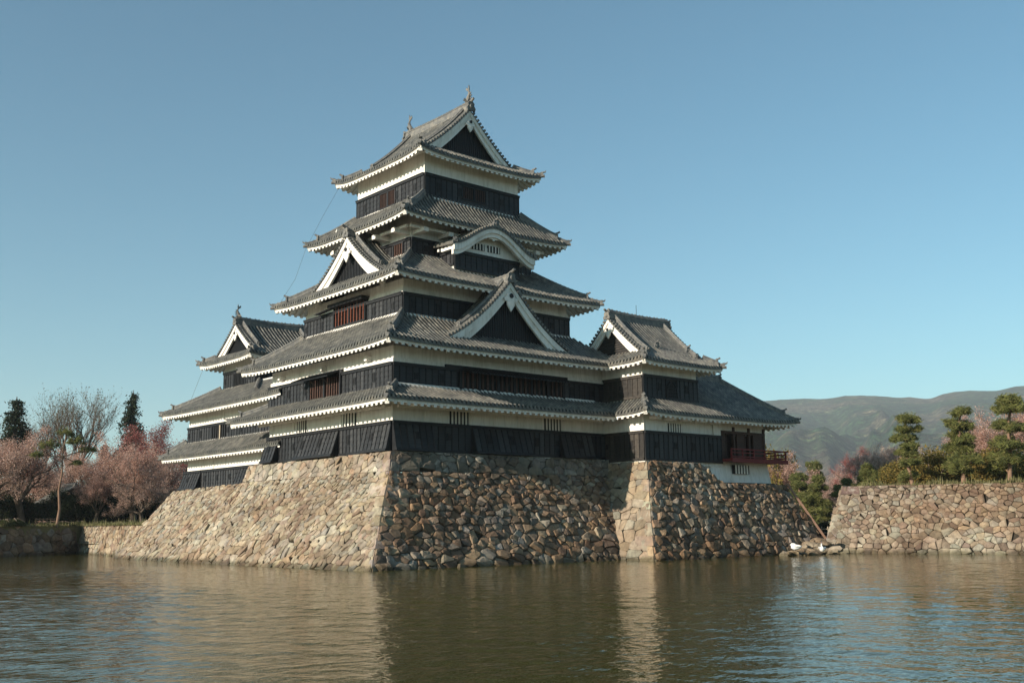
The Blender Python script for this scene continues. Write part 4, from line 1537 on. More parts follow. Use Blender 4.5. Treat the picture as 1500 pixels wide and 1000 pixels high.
def build_walls():
    # each face is steep at the top and eases outwards below
    Z, ZK, rk, r = 7.0, 5.75, .34, 3.866 * 7.4 / 6.9
    w = thing('stone_base', 'sloping stone base under the tall keep, one side sunlit and one dark', 'stone base', (0, 0, 0), 'stone walls round the moat')
    tc = Vector((-9.86, -8.38, Z))
    kc = Vector((tc.x - rk, tc.y - rk, ZK))
    bc = Vector((tc.x - r, tc.y - r, -.5))
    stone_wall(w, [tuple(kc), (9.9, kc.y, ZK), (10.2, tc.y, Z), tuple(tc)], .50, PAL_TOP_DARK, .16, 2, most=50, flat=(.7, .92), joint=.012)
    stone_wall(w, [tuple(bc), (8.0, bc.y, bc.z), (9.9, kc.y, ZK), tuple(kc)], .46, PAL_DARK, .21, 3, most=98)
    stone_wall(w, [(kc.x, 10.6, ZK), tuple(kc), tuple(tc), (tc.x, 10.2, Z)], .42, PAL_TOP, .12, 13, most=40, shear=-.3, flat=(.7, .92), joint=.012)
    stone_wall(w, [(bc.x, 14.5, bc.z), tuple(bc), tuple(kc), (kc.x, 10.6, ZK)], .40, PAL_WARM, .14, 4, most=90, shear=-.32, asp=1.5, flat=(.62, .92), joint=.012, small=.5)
    quoins(w, bc, kc, (1, 0, 0), (0, 1, 0), 10, PAL_WARM, 61, 1.6)
    quoins(w, kc, tc, (1, 0, 0), (0, 1, 0), 2, PAL_TOP, 62, 1.3)
    w = thing('stone_base', 'sloping stone base below the corner turret and red veranda', 'stone base', (15, -9, 0), 'stone walls round the moat')
    t2 = Vector((9.35, -12.18, 6.76))
    r2 = 3.3
    b2 = t2 + Vector((-r2, -r2, -7.2))
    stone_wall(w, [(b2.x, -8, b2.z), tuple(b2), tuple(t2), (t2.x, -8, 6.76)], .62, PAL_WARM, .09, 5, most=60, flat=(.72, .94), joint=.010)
    quoins(w, b2, t2, (1, 0, 0), (0, 1, 0), 10, PAL_WARM, 63, 1.2)
    k = (6.76 - 5.3) / 7.2
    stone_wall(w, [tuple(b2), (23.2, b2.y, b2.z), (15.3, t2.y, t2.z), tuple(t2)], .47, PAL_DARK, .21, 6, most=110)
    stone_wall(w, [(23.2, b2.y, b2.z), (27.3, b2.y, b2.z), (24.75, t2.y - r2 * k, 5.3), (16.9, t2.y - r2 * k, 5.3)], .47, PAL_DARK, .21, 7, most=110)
    mb = MB()
    mb.box(9.6, 24.5, -12.0, -5.0, -.4, 5.2)
    mb.box(9.6, 15.2, -12.1, -5.0, 5.2, 6.6)
    part('wall_core', mb, 'earth', w)
    w = thing('stone_base', 'lower sunlit stone base under the small keep on the left', 'stone base', (-9, 20, 0), 'stone walls round the moat')
    stone_wall(w, [(-13.2, 29.0, -.5), (-13.75, 8.0, -.5), (-9.0, 8.0, 5.6), (-9.0, 25.8, 5.6)], .40, PAL_WARM, .14, 8, most=300, shear=-.3, asp=1.5, flat=(.62, .92), joint=.012, small=.5)
    mb = MB()
    mb.box(-8.9, 6, 7, 25.6, -.4, 5.45)
    part('wall_core', mb, 'earth', w)
    w = thing('moat_wall', 'low sunlit stone wall running left from the small keep base', 'stone wall', (-10, 38, 0), 'stone walls round the moat')
    stone_wall(w, [(-8.4, 52.0, -.4), (-11.5, 26.7, -.4), (-10.78, 26.7, 2.75), (-7.68, 52.0, 2.75)], .45, PAL_WARM, .13, 9, most=300, flat=(.65, .9), joint=.012)
    w = thing('moat_wall', 'low stone wall in deep shade at the far left under the cherry trees', 'stone wall', (-30, 40, 0), 'stone walls round the moat')
    a, b = Vector((-42, 31.6, 0)), Vector((-8.4, 50.6, 0))
    n = Vector((19, -33.6, 0)).normalized()
    stone_wall(w, [a + Vector((0, 0, -.4)), b + Vector((0, 0, -.4)), b - n * .5 + Vector((0, 0, 2.8)), a - n * .5 + Vector((0, 0, 2.8))], .75, PAL_DARK, .18, 10, most=200)
    w = thing('moat_wall', 'tall sunlit stone wall topped with pines at the right', 'stone wall', (28, -30, 0), 'stone walls round the moat')
    a, b = Vector((25.1, -15.6, -.4)), Vector((33.0, -48.0, -.4))
    d = (b - a).normalized()
    n = Vector((d.y, -d.x, 0))
    if n.x > 0:
        n = -n
    stone_wall(w, [a, b, b - n * 1.0 + Vector((0, 0, 5.2)), a - n * 1.0 + d * 1.9 + Vector((0, 0, 5.45))], .38, PAL_FAR, .20, 11, most=288, asp=1.75, flat=(.58, .9), joint=.010, small=.55)
    p = a - n * 1.0 + d * 1.9 + Vector((0, 0, 5.45))
    stone_wall(w, [a - n * 7 + d * 1.0, a, p, p - n * 6 + d * .6], .55, PAL_FAR, .16, 12, most=0)
    quoins(w, a, p, d, -n, 8, [(tuple(.9 * x for x in c), k) for c, k in PAL_FAR], 64, 1.3)
    # fallen stones where the two walls meet the water
    rnd = random.Random(8)
    mb = MB()
    src = None
    spots = [(1150, 80, .1), (1158, 80.5, .15), (1168, 81, .1), (1180, 82, .15), (1188, 82.2, .2), (1176, 83, .55), (1186, 83.5, .7), (1196, 83.5, .6), (1204, 83, .3), (1212, 83, .2), (1200, 84.5, 1.0), (1190, 84.5, .95), (1180, 84, .8), (1172, 82, .3), (1208, 84, .75), (1216, 84.3, .9), (1164, 80.4, .05), (1192, 81.5, .1), (1146, 79.6, .1), (1222, 83, .4)]
    for i, (px, dist, z) in enumerate(spots):
        q = spot(px, dist)
        if i % 5 == 0:
            mb = MB()
            rr = random.Random(40 + i)
            n_, V, F = 8, [], []
            mb.tone = [(.28, .225, .16), (.31, .255, .19), (.24, .185, .13), (.33, .28, .22)][i // 5 % 4]
            V = [(math.cos(k * math.pi / 4) * rr.uniform(.42, .7), math.sin(k * math.pi / 4) * rr.uniform(.32, .5), zz) for zz, s_ in ((-.35, 1), (.05, 1)) for k in range(8)]
            V += [(math.cos(k * math.pi / 4) * rr.uniform(.25, .42), math.sin(k * math.pi / 4) * rr.uniform(.18, .3), rr.uniform(.24, .36)) for k in range(8)] + [(0, 0, .34)]
            for k in range(8):
                k2 = (k + 1) % 8
                F += [(k, k2, 8 + k2, 8 + k), (8 + k, 8 + k2, 16 + k2, 16 + k), (16 + k, 16 + k2, 24)]
            mb.add(V, F)
            src = mb.mesh('boulder', 'stone', True)
        o = obj('boulder', src)
        o.location = (q.x, q.y, z)
        o.rotation_euler = (rnd.uniform(-.2, .2), rnd.uniform(-.2, .2), rnd.uniform(0, 6.3))
        k = rnd.uniform(.55, 1.05)
        o.scale = (k * 1.15, k, k * rnd.uniform(.6, .8))
        tag(o, 'fallen boulder at the water edge between the turret base and the tall right wall', 'boulder', 'boulders at the water edge')
    return


# ------------------------------------------------------------------ ground, water, mountains, haze
def poly_sheet(name, pts, z, mat, depth=0):
    me = bpy.data.meshes.new(name)
    n = len(pts)
    zs = z if hasattr(z, '__len__') else [z] * n
    V = [(x, y, zz) for (x, y), zz in zip(pts, zs)]
    F = [tuple(range(n))]
    if depth:
        V += [(x, y, zz - depth) for (x, y), zz in zip(pts, zs)]
        F += [(i, (i + 1) % n, n + (i + 1) % n, n + i) for i in range(n)]
    me.from_pydata(V, [], F)
    me.materials.append(MAT[mat])
    o = obj(name, me)
    o['kind'] = 'structure'
    return o


def build_land():
    poly_sheet('ground', [(-6900, -3700), (-120, -12), (-9.0, 50.9), (-10.5, 26), (0, 0), (23, -8), (25.6, -14.4), (27.4, -16.8), (29.8, -30), (33.5, -46), (40, -74), (160, -560), (1500, -6500), (6900, -6500), (6900, 6900), (-6900, 6900)], 1.05, 'dry_grass')
    poly_sheet('terrace', [(-120, -12.2), (-42.3, 31.9), (-8.3, 51.0), (-7.4, 51.6), (-10.45, 26.9), (-8, 25.0), (-4, 24.0), (-4, 190), (-190, 190)], 2.82, 'dry_grass', 2)
    poly_sheet('terrace', [(26.9, -17.6), (34.2, -47.6), (48, -104), (190, -104), (190, 60), (100, 22), (28.3, -16.4)], [4.98, 4.72, 4.5, 4.5, 4.9, 5, 5.0], 'dry_grass', 3.5)
    # the moat: real ripples over the open water, flat beyond it
    fw = Vector((FW.x, FW.y, 0)).normalized()
    rt = Vector((fw.y, -fw.x, 0))
    a = np.concatenate([[-1200, -400, -120, -60], np.arange(-38, 38.01, .125), [60, 120, 400, 1200]])
    b = np.concatenate([[-1200, -300, -60, 0], np.arange(11, 76.01, .125), [110, 200, 500, 1200]])
    A, B = np.meshgrid(a, b)
    X, Y = CAM.x + rt.x * A + fw.x * B, CAM.y + rt.y * A + fw.y * B
    rg = np.random.default_rng(77)
    Z = np.zeros_like(X)
    for k in range(36):
        lam = .36 * (6.0 ** (k / 35.0))
        th = math.radians(205) + rg.normal(0, .55)
        sl = .0180 * (lam / .42) ** -.3
        Z += sl * lam / 6.283 * np.sin((X * math.cos(th) + Y * math.sin(th)) * 6.283 / lam + rg.uniform(0, 6.283) + .9 * np.sin(X * .21 + k) + .9 * np.sin(Y * .17 - k))
    gust = .62 + .38 * np.sin(X * .11 + 1.2 * np.sin(Y * .07)) * np.sin(Y * .13 + 1.1 * np.sin(X * .05))
    fade = np.clip((37.5 - np.abs(A)) / 6, 0, 1) * np.clip((B - 11) / 2, 0, 1) * np.clip((75 - B) / 14, 0, 1)
    mb = MB()
    mb.grid(np.stack([X, Y, Z * gust * fade], -1))
    structure('water', mb, 'water', smooth=True)
    # mountains
    px = [700, 850, 1000, 1060, 1120, 1160, 1200, 1250, 1300, 1350, 1378, 1396, 1415, 1450, 1480, 1500, 1560, 1640, 1720, 1850, 2000]
    py = [655, 625, 603, 596, 588, 585, 581, 579, 580, 583, 582, 577, 573, 573, 572, 569, 560, 566, 552, 560, 570]
    cols, rows = 320, 90
    P = np.zeros((rows, cols, 3))
    for i in range(cols):
        c = 700 + 1300 * i / (cols - 1)
        ridge = spot(c, 4300, float(np.interp(c, px, py))).z
        d0 = spot(c, 1)
        d0 = (d0 - CAM)
        for j in range(rows):
            r = j / (rows - 1)
            dist = 1500 + 3400 * r
            rr = (dist - 1500) / 2800
            prof = (min(rr, 1) ** 1.15) if rr <= 1 else 1 - (rr - 1) * 1.2
            x, y = CAM.x + d0.x * dist, CAM.y + d0.y * dist
            nz = noise.fractal((x / 900, y / 900, .3), .9, 2.1, 6)
            nz2 = noise.fractal((x / 260, y / 260, 1.3), 1.0, 2.0, 4) + .45 * noise.noise((x / 55, y / 55, 7.0))
            amp = min(1, rr * 2.2) * (1 if rr < .55 else max(.10, 1 - (rr - .55) / .35))
            az = math.atan2(d0.x, d0.y)
            gl = abs(noise.noise((az * 14 + nz * .25, dist / 2600, 4.0))) + .5 * abs(noise.noise((az * 37, dist / 1500, 9.0)))
            P[j, i] = (x, y, 1.0 + ridge * prof + ((.32 - gl) * 190 + nz * 45 + nz2 * 24) * amp * min(1, ridge / 300))
    P[0, :, 2] = -2
    mb = MB()
    mb.grid(P)
    structure('mountains', mb, 'mountain', smooth=True)


def build_haze():
    m = bpy.data.materials.new('haze')
    m.use_nodes = True
    t = m.node_tree
    t.nodes.remove(t.nodes['Principled BSDF'])
    v = t.nodes.new('ShaderNodeVolumePrincipled')
    v.inputs['Color'].default_value = (.86, .93, 1.0, 1)
    v.inputs['Density'].default_value = 1.1e-4
    v.inputs['Anisotropy'].default_value = 0.0
    t.links.new(v.outputs[0], t.nodes['Material Output'].inputs['Volume'])
    MAT['haze'] = m
    mb = MB()
    mb.box(-7000, 7000, -6600, 7000, -3.5, 680)
    o = obj('haze', mb.mesh('haze', 'haze'))
    o['kind'] = 'stuff'


# ------------------------------------------------------------------ trees
def add_leaves(mb, C, size, tones, aspect=1.0, updir=0.0, rng=NRG):
    """One small quad per centre, turned at random."""
    C = np.asarray(C, float)
    n = len(C)
    if not n:
        return
    a = rng.normal(size=(n, 3))
    a[:, 2] += updir * np.sign(a[:, 2] + 1e-6)
    a /= np.linalg.norm(a, axis=1)[:, None]
    b = np.cross(a, rng.normal(size=(n, 3)))
    b /= np.linalg.norm(b, axis=1)[:, None] + 1e-9
    s = (size * rng.uniform(.6, 1.4, n))[:, None]
    A, B = a * s * aspect, b * s
    V = np.stack([C - A * .5 - B * .2, C + B * .5, C + A * .5 + B * .1, C - B * .5], 1).reshape(-1, 3)
    q = (np.arange(n * 4).reshape(n, 4) + mb.n)
    mb.V.append(V)
    mb.F.extend(map(tuple, q.tolist()))
    mb.T.append(np.repeat(np.asarray(tones, float), 4, 0))
    mb.n += n * 4


def pick_tones(pal, n, rng=NRG, var=.25):
    P = np.array([p for p, _ in pal])
    w_ = np.array([k for _, k in pal], float)
    i = rng.choice(len(P), n, p=w_ / w_.sum())
    return P[i] * rng.uniform(1 - var, 1 + var, (n, 1))


def grow(rnd, p, d, L, r, level, maxl, tubes, tips, spread=.6, up=.12, n_kids=(3, 4), wob=.18, shrink=.68):
    k = 4 if level < maxl else 3
    pts, rad = [p], [r]
    for i in range(k):
        d = (d + Vector((rnd.gauss(0, wob), rnd.gauss(0, wob), rnd.gauss(0, wob) + up * .5))).normalized()
        p = p + d * (L / k)
        pts.append(p)
        rad.append(r * (1 - .5 * (i + 1) / k))
        if level >= maxl - 1:
            tips.append((p, level))
    tubes.append((pts, rad, level))
    if level >= maxl:
        return
    nk = rnd.randint(*n_kids)
    for i in range(nk):
        f = rnd.uniform(.35, 1.0) if i else 1.0
        j = min(k, max(1, round(f * k)))
        q = pts[j]
        az = rnd.uniform(0, 6.283)
        side = Vector((math.cos(az), math.sin(az), 0))
        dd = (d + side * spread * rnd.uniform(.7, 1.4) + Vector((0, 0, up))).normalized()
        grow(rnd, q, dd, L * shrink * rnd.uniform(.8, 1.15), rad[j] * .72, level + 1, maxl, tubes, tips, spread, up, n_kids, wob, shrink)


def tree_meshes(kind, seed):
    """(trunk mesh, crown mesh) of one tree, its foot at the origin."""
    rnd = random.Random(seed)
    rng = np.random.default_rng(seed)
    tubes, tips = [], []
    tr, cr = MB(), MB()
    bark = 'bark_grey'
    if kind in ('cherry', 'red', 'pale'):
        H = 1.5
        base = [Vector((0, 0, -.3)), Vector((.05, 0, .5)), Vector((rnd.uniform(-.2, .2), rnd.uniform(-.2, .2), H))]
        tr.tube(base, [.30, .22, .19], 8)
        for i in range(6):
            az = i * 1.05 + rnd.uniform(-.3, .3)
            d = Vector((math.cos(az), math.sin(az), rnd.uniform(.45, 1.3))).normalized()
            grow(rnd, base[-1] - Vector((0, 0, rnd.uniform(0, .4))), d, 1.9, .12, 1, 4, tubes, tips, .75, .10, (3, 4), .2, .74)
        pal = {'cherry': [((.58, .35, .28), 4), ((.44, .25, .19), 4), ((.30, .19, .13), 2), ((.68, .50, .43), 2)], 'red': [((.36, .11, .10), 4), ((.42, .20, .17), 4), ((.24, .10, .085), 2)], 'pale': [((.62, .43, .36), 4), ((.50, .31, .245), 3), ((.34, .23, .165), 3)]}[kind]
        pts = np.array([t for t, l in tips])
        n = 22000
        wt = rng.gamma(.6, 1, len(pts))      # flowers come in uneven sprays
        C = pts[rng.choice(len(pts), n, p=wt / wt.sum())] + rng.normal(0, .15, (n, 3))
        add_leaves(cr, C, .062, pick_tones(pal, n, rng), .8, rng=rng)
    elif kind == 'bare':
        base = [Vector((0, 0, -.3)), Vector((.1, 0, 2.2)), Vector((.15, .1, 4.2))]
        tr.tube(base, [.34, .27, .22], 8)
        for i in range(7):
            az = i * .9 + rnd.uniform(-.3, .3)
            d = Vector((math.cos(az) * .55, math.sin(az) * .55, 1.0)).normalized()
            grow(rnd, base[-1] - Vector((0, 0, rnd.uniform(0, .9))), d, 3.4, .14, 1, 5, tubes, tips, .42, .12, (3, 5), .13, .70)
        pal = [((.16, .14, .08), 3), ((.12, .10, .065), 3), ((.20, .17, .09), 1)]
        pts = np.array([t for t, l in tips])
        n = 4000
        C = pts[rng.integers(0, len(pts), n)] + rng.normal(0, .03, (n, 3))
        add_leaves(cr, C, .05, pick_tones(pal, n, rng), 2.6, rng=rng)
    elif kind == 'conifer':
        H = 11.0
        tr.tube([(0, 0, -.3), (0, 0, H * .5), (0, 0, H - .2)], [.28, .16, .03], 7)
        Cs, sz = [], []
        z = 1.6
        while z < H - .2:
            Lb = (H - z) * .34 + .15
            for i in range(7):
                az = rnd.uniform(0, 6.283)
                L = Lb * rnd.uniform(.65, 1.12)
                e = Vector((math.cos(az) * L, math.sin(az) * L, z - L * .30))
                tr.tube([(0, 0, z), tuple(e)], [.05, .012], 4, False)
                m = int(26 + 60 * L)
                t = rng.uniform(.15, 1, m)
                q = np.outer(t, np.array([e.x, e.y, -L * .30])) + np.array([0, 0, z])
                q += rng.normal(0, 1, (m, 3)) * np.array([.17, .17, .10]) * (0.4 + t[:, None])
                q[:, 2] -= rng.uniform(0, .22, m)
                Cs.append(q)
            z += .42
        C = np.concatenate(Cs)
        pal = [((.030, .045, .026), 4), ((.022, .032, .020), 3), ((.050, .065, .034), 2)]
        add_leaves(cr, C, .22, pick_tones(pal, len(C), rng), .45, rng=rng)
    elif kind in ('shrub', 'dark_shrub', 'mound'):
        lobes = []
        for i in range({'shrub': 26, 'dark_shrub': 26, 'mound': 1}[kind]):
            a, r = rnd.uniform(0, 6.283), math.sqrt(rnd.random()) * 1.5
            lobes.append((math.cos(a) * r, math.sin(a) * r, rnd.uniform(.5, 2.5) * (1 - r * .22), rnd.uniform(.4, .8)))
        if kind == 'mound':
            lobes = [(0, 0, .35, 1.0)]
        for i in range(5):
            a = i * 1.26
            tr.tube([(0, 0, -.2), (math.cos(a) * .35, math.sin(a) * .35, .8), (math.cos(a) * .9, math.sin(a) * .9, 1.7 if kind != 'mound' else .5)], [.09, .06, .02], 5, False)
        pal = {'shrub': [((.25, .18, .05), 4), ((.18, .145, .042), 3), ((.10, .10, .035), 2), ((.30, .20, .065), 1)], 'dark_shrub': [((.028, .040, .018), 4), ((.020, .028, .015), 3), ((.05, .06, .025), 1)], 'mound': [((.06, .07, .025), 3), ((.09, .09, .035), 2)]}[kind]
        for x, y, z, r in lobes:
            n = int(520 * r) if kind != 'mound' else 2600
            v = rng.normal(size=(n, 3))
            v /= np.linalg.norm(v, axis=1)[:, None]
            v *= (r * rng.uniform(.55, 1.08, n))[:, None]
            if kind == 'mound':
                v *= np.array([1.25, 1.0, .62])
                v[:, 2] = np.abs(v[:, 2]) - .3
            add_leaves(cr, v + np.array([x, y, z]), .13, pick_tones(pal, n, rng), .6, rng=rng)
    for pts, rad, lv in tubes:
        tr.tube(pts, rad, 6 if lv < 2 else (4 if lv < 4 else 3), False)
    return tr.mesh('trunk', bark, smooth=True), cr.mesh('crown', 'leaf', True)


TREE = {}


def plant(kind, seed, name, label, cat, loc, rz=0.0, sc=1.0, sz=None, group=None, trunk_mat=None):
    if (kind, seed) not in TREE:
        TREE[(kind, seed)] = tree_meshes(kind, seed)
    a, b = TREE[(kind, seed)]
    t = thing(name, label, cat, loc, group)
    t.rotation_euler.z = rz
    t.scale = (sc, sc, sz or sc)
    for nm, me in (('trunk', a), ('crown', b)):
        o = bpy.data.objects.new(nm, me)
        COL.objects.link(o)
        o.parent = t
    return t


def pine(name, label, loc, trunk, pads, seed, group, rz=0.0, sc=1.0, dens=1.0):
    """Clipped pine: a winding trunk carrying flat pads of needles. trunk = points, pads = (x, y, z, rx, ry, h)."""
    rng = np.random.default_rng(seed)
    rnd = random.Random(seed)
    t = thing(name, label, 'pine tree', loc, group)
    t.rotation_euler.z = rz
    t.scale = (sc,) * 3
    mb = MB()
    n = len(trunk)
    mb.tube(trunk, [lerp(.19, .06, i / (n - 1)) for i in range(n)], 8)
    tp = [Vector(p) for p in trunk]
    for x, y, z, rx, ry, h in pads:
        q = Vector((x, y, z - h * .2))
        near = min(tp, key=lambda p: (p - q).length + abs(p.z - (q.z - .2)) * .5)
        mid = near.lerp(q, .5) + Vector((0, 0, .08))
        mb.tube([near, mid, q], [.075, .055, .03], 5, False)
        for i in range(5):
            a = rnd.uniform(0, 6.283)
            mb.tube([mid, q + Vector((math.cos(a) * rx * .6, math.sin(a) * ry * .6, 0))], [.03, .012], 3, False)
    o = bpy.data.objects.new('trunk', mb.mesh('trunk', 'bark_red', smooth=True))
    COL.objects.link(o)
    o.parent = t
    cr = MB()
    pal = [((.17, .175, .055), 4), ((.12, .13, .042), 4), ((.23, .21, .08), 2), ((.075, .09, .035), 2)]
    for x, y, z, rx, ry, h in pads:
        lobes = [(x, y, z + .1 * h, .30)]
        for i in range(7):      # a pad is a handful of ragged tufts round its branch
            a, r = rnd.uniform(0, 6.283), rnd.uniform(.3, 1.15)
            lobes.append((x + math.cos(a) * rx * r, y + math.sin(a) * ry * r, z + rnd.uniform(-.4, .35) * h - .25 * r * h, rnd.uniform(.18, .38)))
        for lx, ly, lz, lr in lobes:
            m = int((120 * rx * ry * lr * 2 + 34) * dens)
            v = rng.normal(size=(m, 3)) * .62 * np.array([rx * lr, ry * lr, h * .62])
            v[:, 2] = np.abs(v[:, 2]) * 1.1 - h * .12 - .1 * np.hypot(v[:, 0], v[:, 1])
            q = v + np.array([lx, ly, lz])
            tn = pick_tones(pal, m, rng)
            for k in range(5):      # a tuft: several needles from one point
                add_leaves(cr, q + rng.normal(0, .08, q.shape), .40, tn, .12, .5, rng=rng)
    o = bpy.data.objects.new('crown', cr.mesh('crown', 'leaf', True))
    COL.objects.link(o)
    o.parent = t
    return t


def on(px, dist, z):
    p = spot(px, dist)
    return (p.x, p.y, z)


def build_trees():
    gl = 'cherry trees on the left bank'
    for i, (kind, seed, px, dist, rz, sc, lab) in enumerate([
            ('cherry', 1, 30, 127, .4, 1.75, 'pink budding cherry tree with a dark trunk at the far left edge'),
            ('pale', 2, -20, 123, 1.4, 1.8, 'pale pink cherry tree cut off by the left edge of the photo'),
            ('pale', 2, 114, 137, 2.2, 1.7, 'pale cherry tree behind the thin red-barked pine trunk'),
            ('cherry', 3, 194, 124, .0, 1.6, 'low pink cherry tree leaning over the sunlit low wall'),
            ('red', 4, 212, 146, 2.9, 2.15, 'tall crimson-budded tree in front of the dark pointed fir'),
            ('red', 4, 248, 150, 1.1, 2.4, 'crimson-budded tree just behind the small keep roofs'),
            ('cherry', 1, 158, 138, 4.0, 1.8, 'brownish pink cherry tree between the bare tree and the crimson tree'),
            ('pale', 2, 236, 133, 5.0, 1.6, 'small pale cherry tree closest to the small keep base'),
            ('cherry', 3, 62, 142, 2.0, 1.5, 'pink cherry tree below the tall bare tree'),
            ('pale', 2, 208, 121.5, 2.6, 1.0, 'young pink cherry tree with branches hanging to the low sunlit wall'),
            ('cherry', 1, 140, 125, 3.3, 1.0, 'young pink cherry tree in front of the dark shrubs at the corner of the walls')]):
        plant(kind, seed, 'cherry_tree', lab, 'cherry tree', on(px, dist, 2.8), rz, sc, None, gl)
    plant('bare', 5, 'bare_tree', 'tall leafless tree with a broad fan of fine twigs on the left bank', 'tree', on(100, 150, 2.8), .6, 1.55)
    plant('bare', 6, 'bare_tree', 'slimmer leafless tree standing left of the broad leafless one', 'tree', on(50, 156, 2.8), 2.0, 1.30)
    plant('conifer', 7, 'fir_tree', 'dark pointed fir rising behind the crimson-budded tree', 'fir tree', on(186, 172, 2.8), 0, 1.5, 1.93)
    plant('conifer', 8, 'fir_tree', 'dark bushy conifer at the far left edge of the photo', 'fir tree', on(12, 150, 2.8), 1, 1.7, 1.55)
    plant('conifer', 8, 'fir_tree', 'low dark conifer between the bare tree and the pointed fir', 'fir tree', on(148, 155, 2.8), 3, 1.05)
    # thin red-barked pine with a broken top
    p = on(83, 117.2, 2.8)
    pine('pine_tree', 'thin leaning pine with bare reddish trunk at the corner of the shaded wall', p, [(0, 0, -.2), (.25, 0, 2), (.05, .1, 4.2), (.3, .1, 6.2), (.2, .1, 8.2), (.5, .1, 10.6)], [(-1.5, .2, 9.6, 1.0, .8, .7), (1.8, -.1, 10.3, 1.1, .8, .7), (3.0, .3, 9.2, .9, .7, .5), (-2.8, .3, 8.4, .8, .6, .5), (.5, .2, 11.2, 1.0, .8, .6), (1.9, .2, 7.6, .7, .5, .4)], 21, None, 0, .85, .22)
    gd = 'dark evergreen shrubs under the left trees'
    for i, (px, dist, sc, sz) in enumerate([(0, 128, 1.8, 1.5), (28, 131, 1.7, 1.3), (58, 129, 1.5, 1.2), (88, 131, 1.9, 1.6), (116, 127, 1.6, 1.4), (142, 128, 1.9, 1.7), (168, 130, 1.8, 1.4), (196, 131, 1.9, 1.6), (222, 130, 1.9, 1.5), (246, 133, 2.1, 1.7), (130, 142, 2.4, 2.4), (72, 146, 2.4, 2.3), (175, 146, 2.6, 2.6), (10, 146, 2.4, 2.2), (212, 148, 2.6, 2.4), (238, 150, 2.6, 2.6)]):
        plant('dark_shrub', 9 + i % 2, 'evergreen_shrub', 'dark evergreen shrub filling the shade under the left bank trees', 'shrub', on(px, dist, 2.8), i * 1.3, sc, sz, gd)
    gm = 'clipped bushes along the shaded wall'
    for i, (px, dist, sc) in enumerate([(5, 113, 1.0), (19, 114, 1.1), (63, 117, .6), (93, 119, .7), (104, 119.5, .6), (118, 124, .8), (150, 125, .8)]):
        plant('mound', 12, 'clipped_bush', 'low clipped bush ' + ['at the left edge of the photo on the shaded wall', 'left of the dark cherry trunk on the shaded wall', 'beside the low wooden fence on the shaded wall', 'just right of the thin red-barked pine', 'right of the thin pine, close to the corner of the walls', 'under the young pink cherry at the corner of the walls', 'on the sunlit low wall below the cherry branches'][i], 'bush', on(px, dist, 2.8), i, sc, sc * .9, gm)
    # right bank
    gp = 'clipped pines above the right wall'
    p = on(1340, 87.5, 4.9)
    pine('pine_tree', 'slim clipped pine with separate flat tiers, leftmost of the three tall ones', p, [(-.1, 0, -.3), (0, 0, .6), (.35, .1, 1.9), (.55, 0, 3.0), (.4, .1, 4.2), (.35, 0, 5.2)], [(.25, 0, 5.35, 1.15, 1.0, .45), (.1, .1, 4.55, .9, .8, .26), (1.35, 0, 4.0, 1.0, .8, .3), (-.3, .1, 3.85, .5, .5, .2), (-.6, 0, 3.2, .75, .6, .24), (1.1, .1, 2.85, .85, .7, .24), (.0, 0, 2.6, .6, .6, .2), (-1.1, .2, 1.9, .9, .7, .3), (.3, .0, .9, .9, .6, .35), (1.0, .2, 1.0, .6, .6, .3)], 31, gp, .72, 1.0, .46)
    p = on(1417, 86.5, 4.8)
    pine('pine_tree', 'middle clipped pine with tiers stepping down to the left', p, [(0, 0, -.3), (.05, 0, 1.2), (.2, .1, 2.5), (-.1, 0, 3.8), (-.5, .1, 4.9), (-.7, 0, 5.6)], [(-.7, 0, 5.6, .9, .8, .4), (.5, 0, 4.9, .95, .8, .3), (-1.0, 0, 4.5, .7, .6, .26), (.9, .1, 4.1, .9, .8, .3), (-1.4, 0, 3.5, 1.1, .8, .34), (.9, 0, 3.2, 1.1, .9, .35), (-.6, .2, 2.9, .7, .7, .3), (.4, 0, 2.3, 1.5, 1.1, .45), (-1.0, 0, 1.9, 1.0, .8, .4), (1.5, .2, 1.7, .9, .8, .4), (.1, .3, 1.4, 1.2, .9, .4)], 32, gp, .72, 1.0, .46)
    p = on(1486, 86, 4.7)
    pine('pine_tree', 'tall pine with pale leaning trunk nearest the right edge', p, [(.25, 0, -.3), (0, 0, 1.0), (-.5, 0, 2.6), (-.9, .1, 4.2), (-1.2, 0, 5.4), (-1.2, 0, 6.2)], [(-1.2, 0, 6.25, 1.2, 1.0, .5), (-.2, 0, 5.8, .8, .8, .3), (-2.2, .1, 5.6, .8, .7, .3), (-.2, 0, 4.6, 1.2, 1.0, .4), (-1.9, 0, 4.3, .9, .8, .35), (.4, .1, 3.5, 1.1, .9, .4), (-1.4, .2, 3.0, .8, .8, .3), (.7, 0, 2.4, 1.2, .9, .45), (-.6, .2, 2.0, .9, .8, .35), (1.0, .1, 1.5, .9, .8, .4)], 33, gp, .72, 1.0, .46)
    gs = 'small pines behind the right wall'
    tiers = lambda k, hh: [(0.15 * math.sin(i * 2.1), .15 * math.cos(i * 1.7), hh * (i + 1) / k, (1.25 - .9 * i / k) * 1.0, (1.25 - .9 * i / k) * .9, .32) for i in range(k)]
    pine('pine_tree', 'compact rounded pine just right of the stone corner of the right wall', on(1240, 95, 4.2), [(0, 0, -.3), (0, 0, 1), (0, 0, 2.0)], tiers(3, 1.9), 34, gs, 0, .8)
    pine('pine_tree', 'small layered pine shaped like a stack of discs above the right wall', on(1278, 93, 4.9), [(0, 0, -.3), (0, 0, 1.2), (0, 0, 2.4)], tiers(5, 2.3), 35, gs, 0, .82)
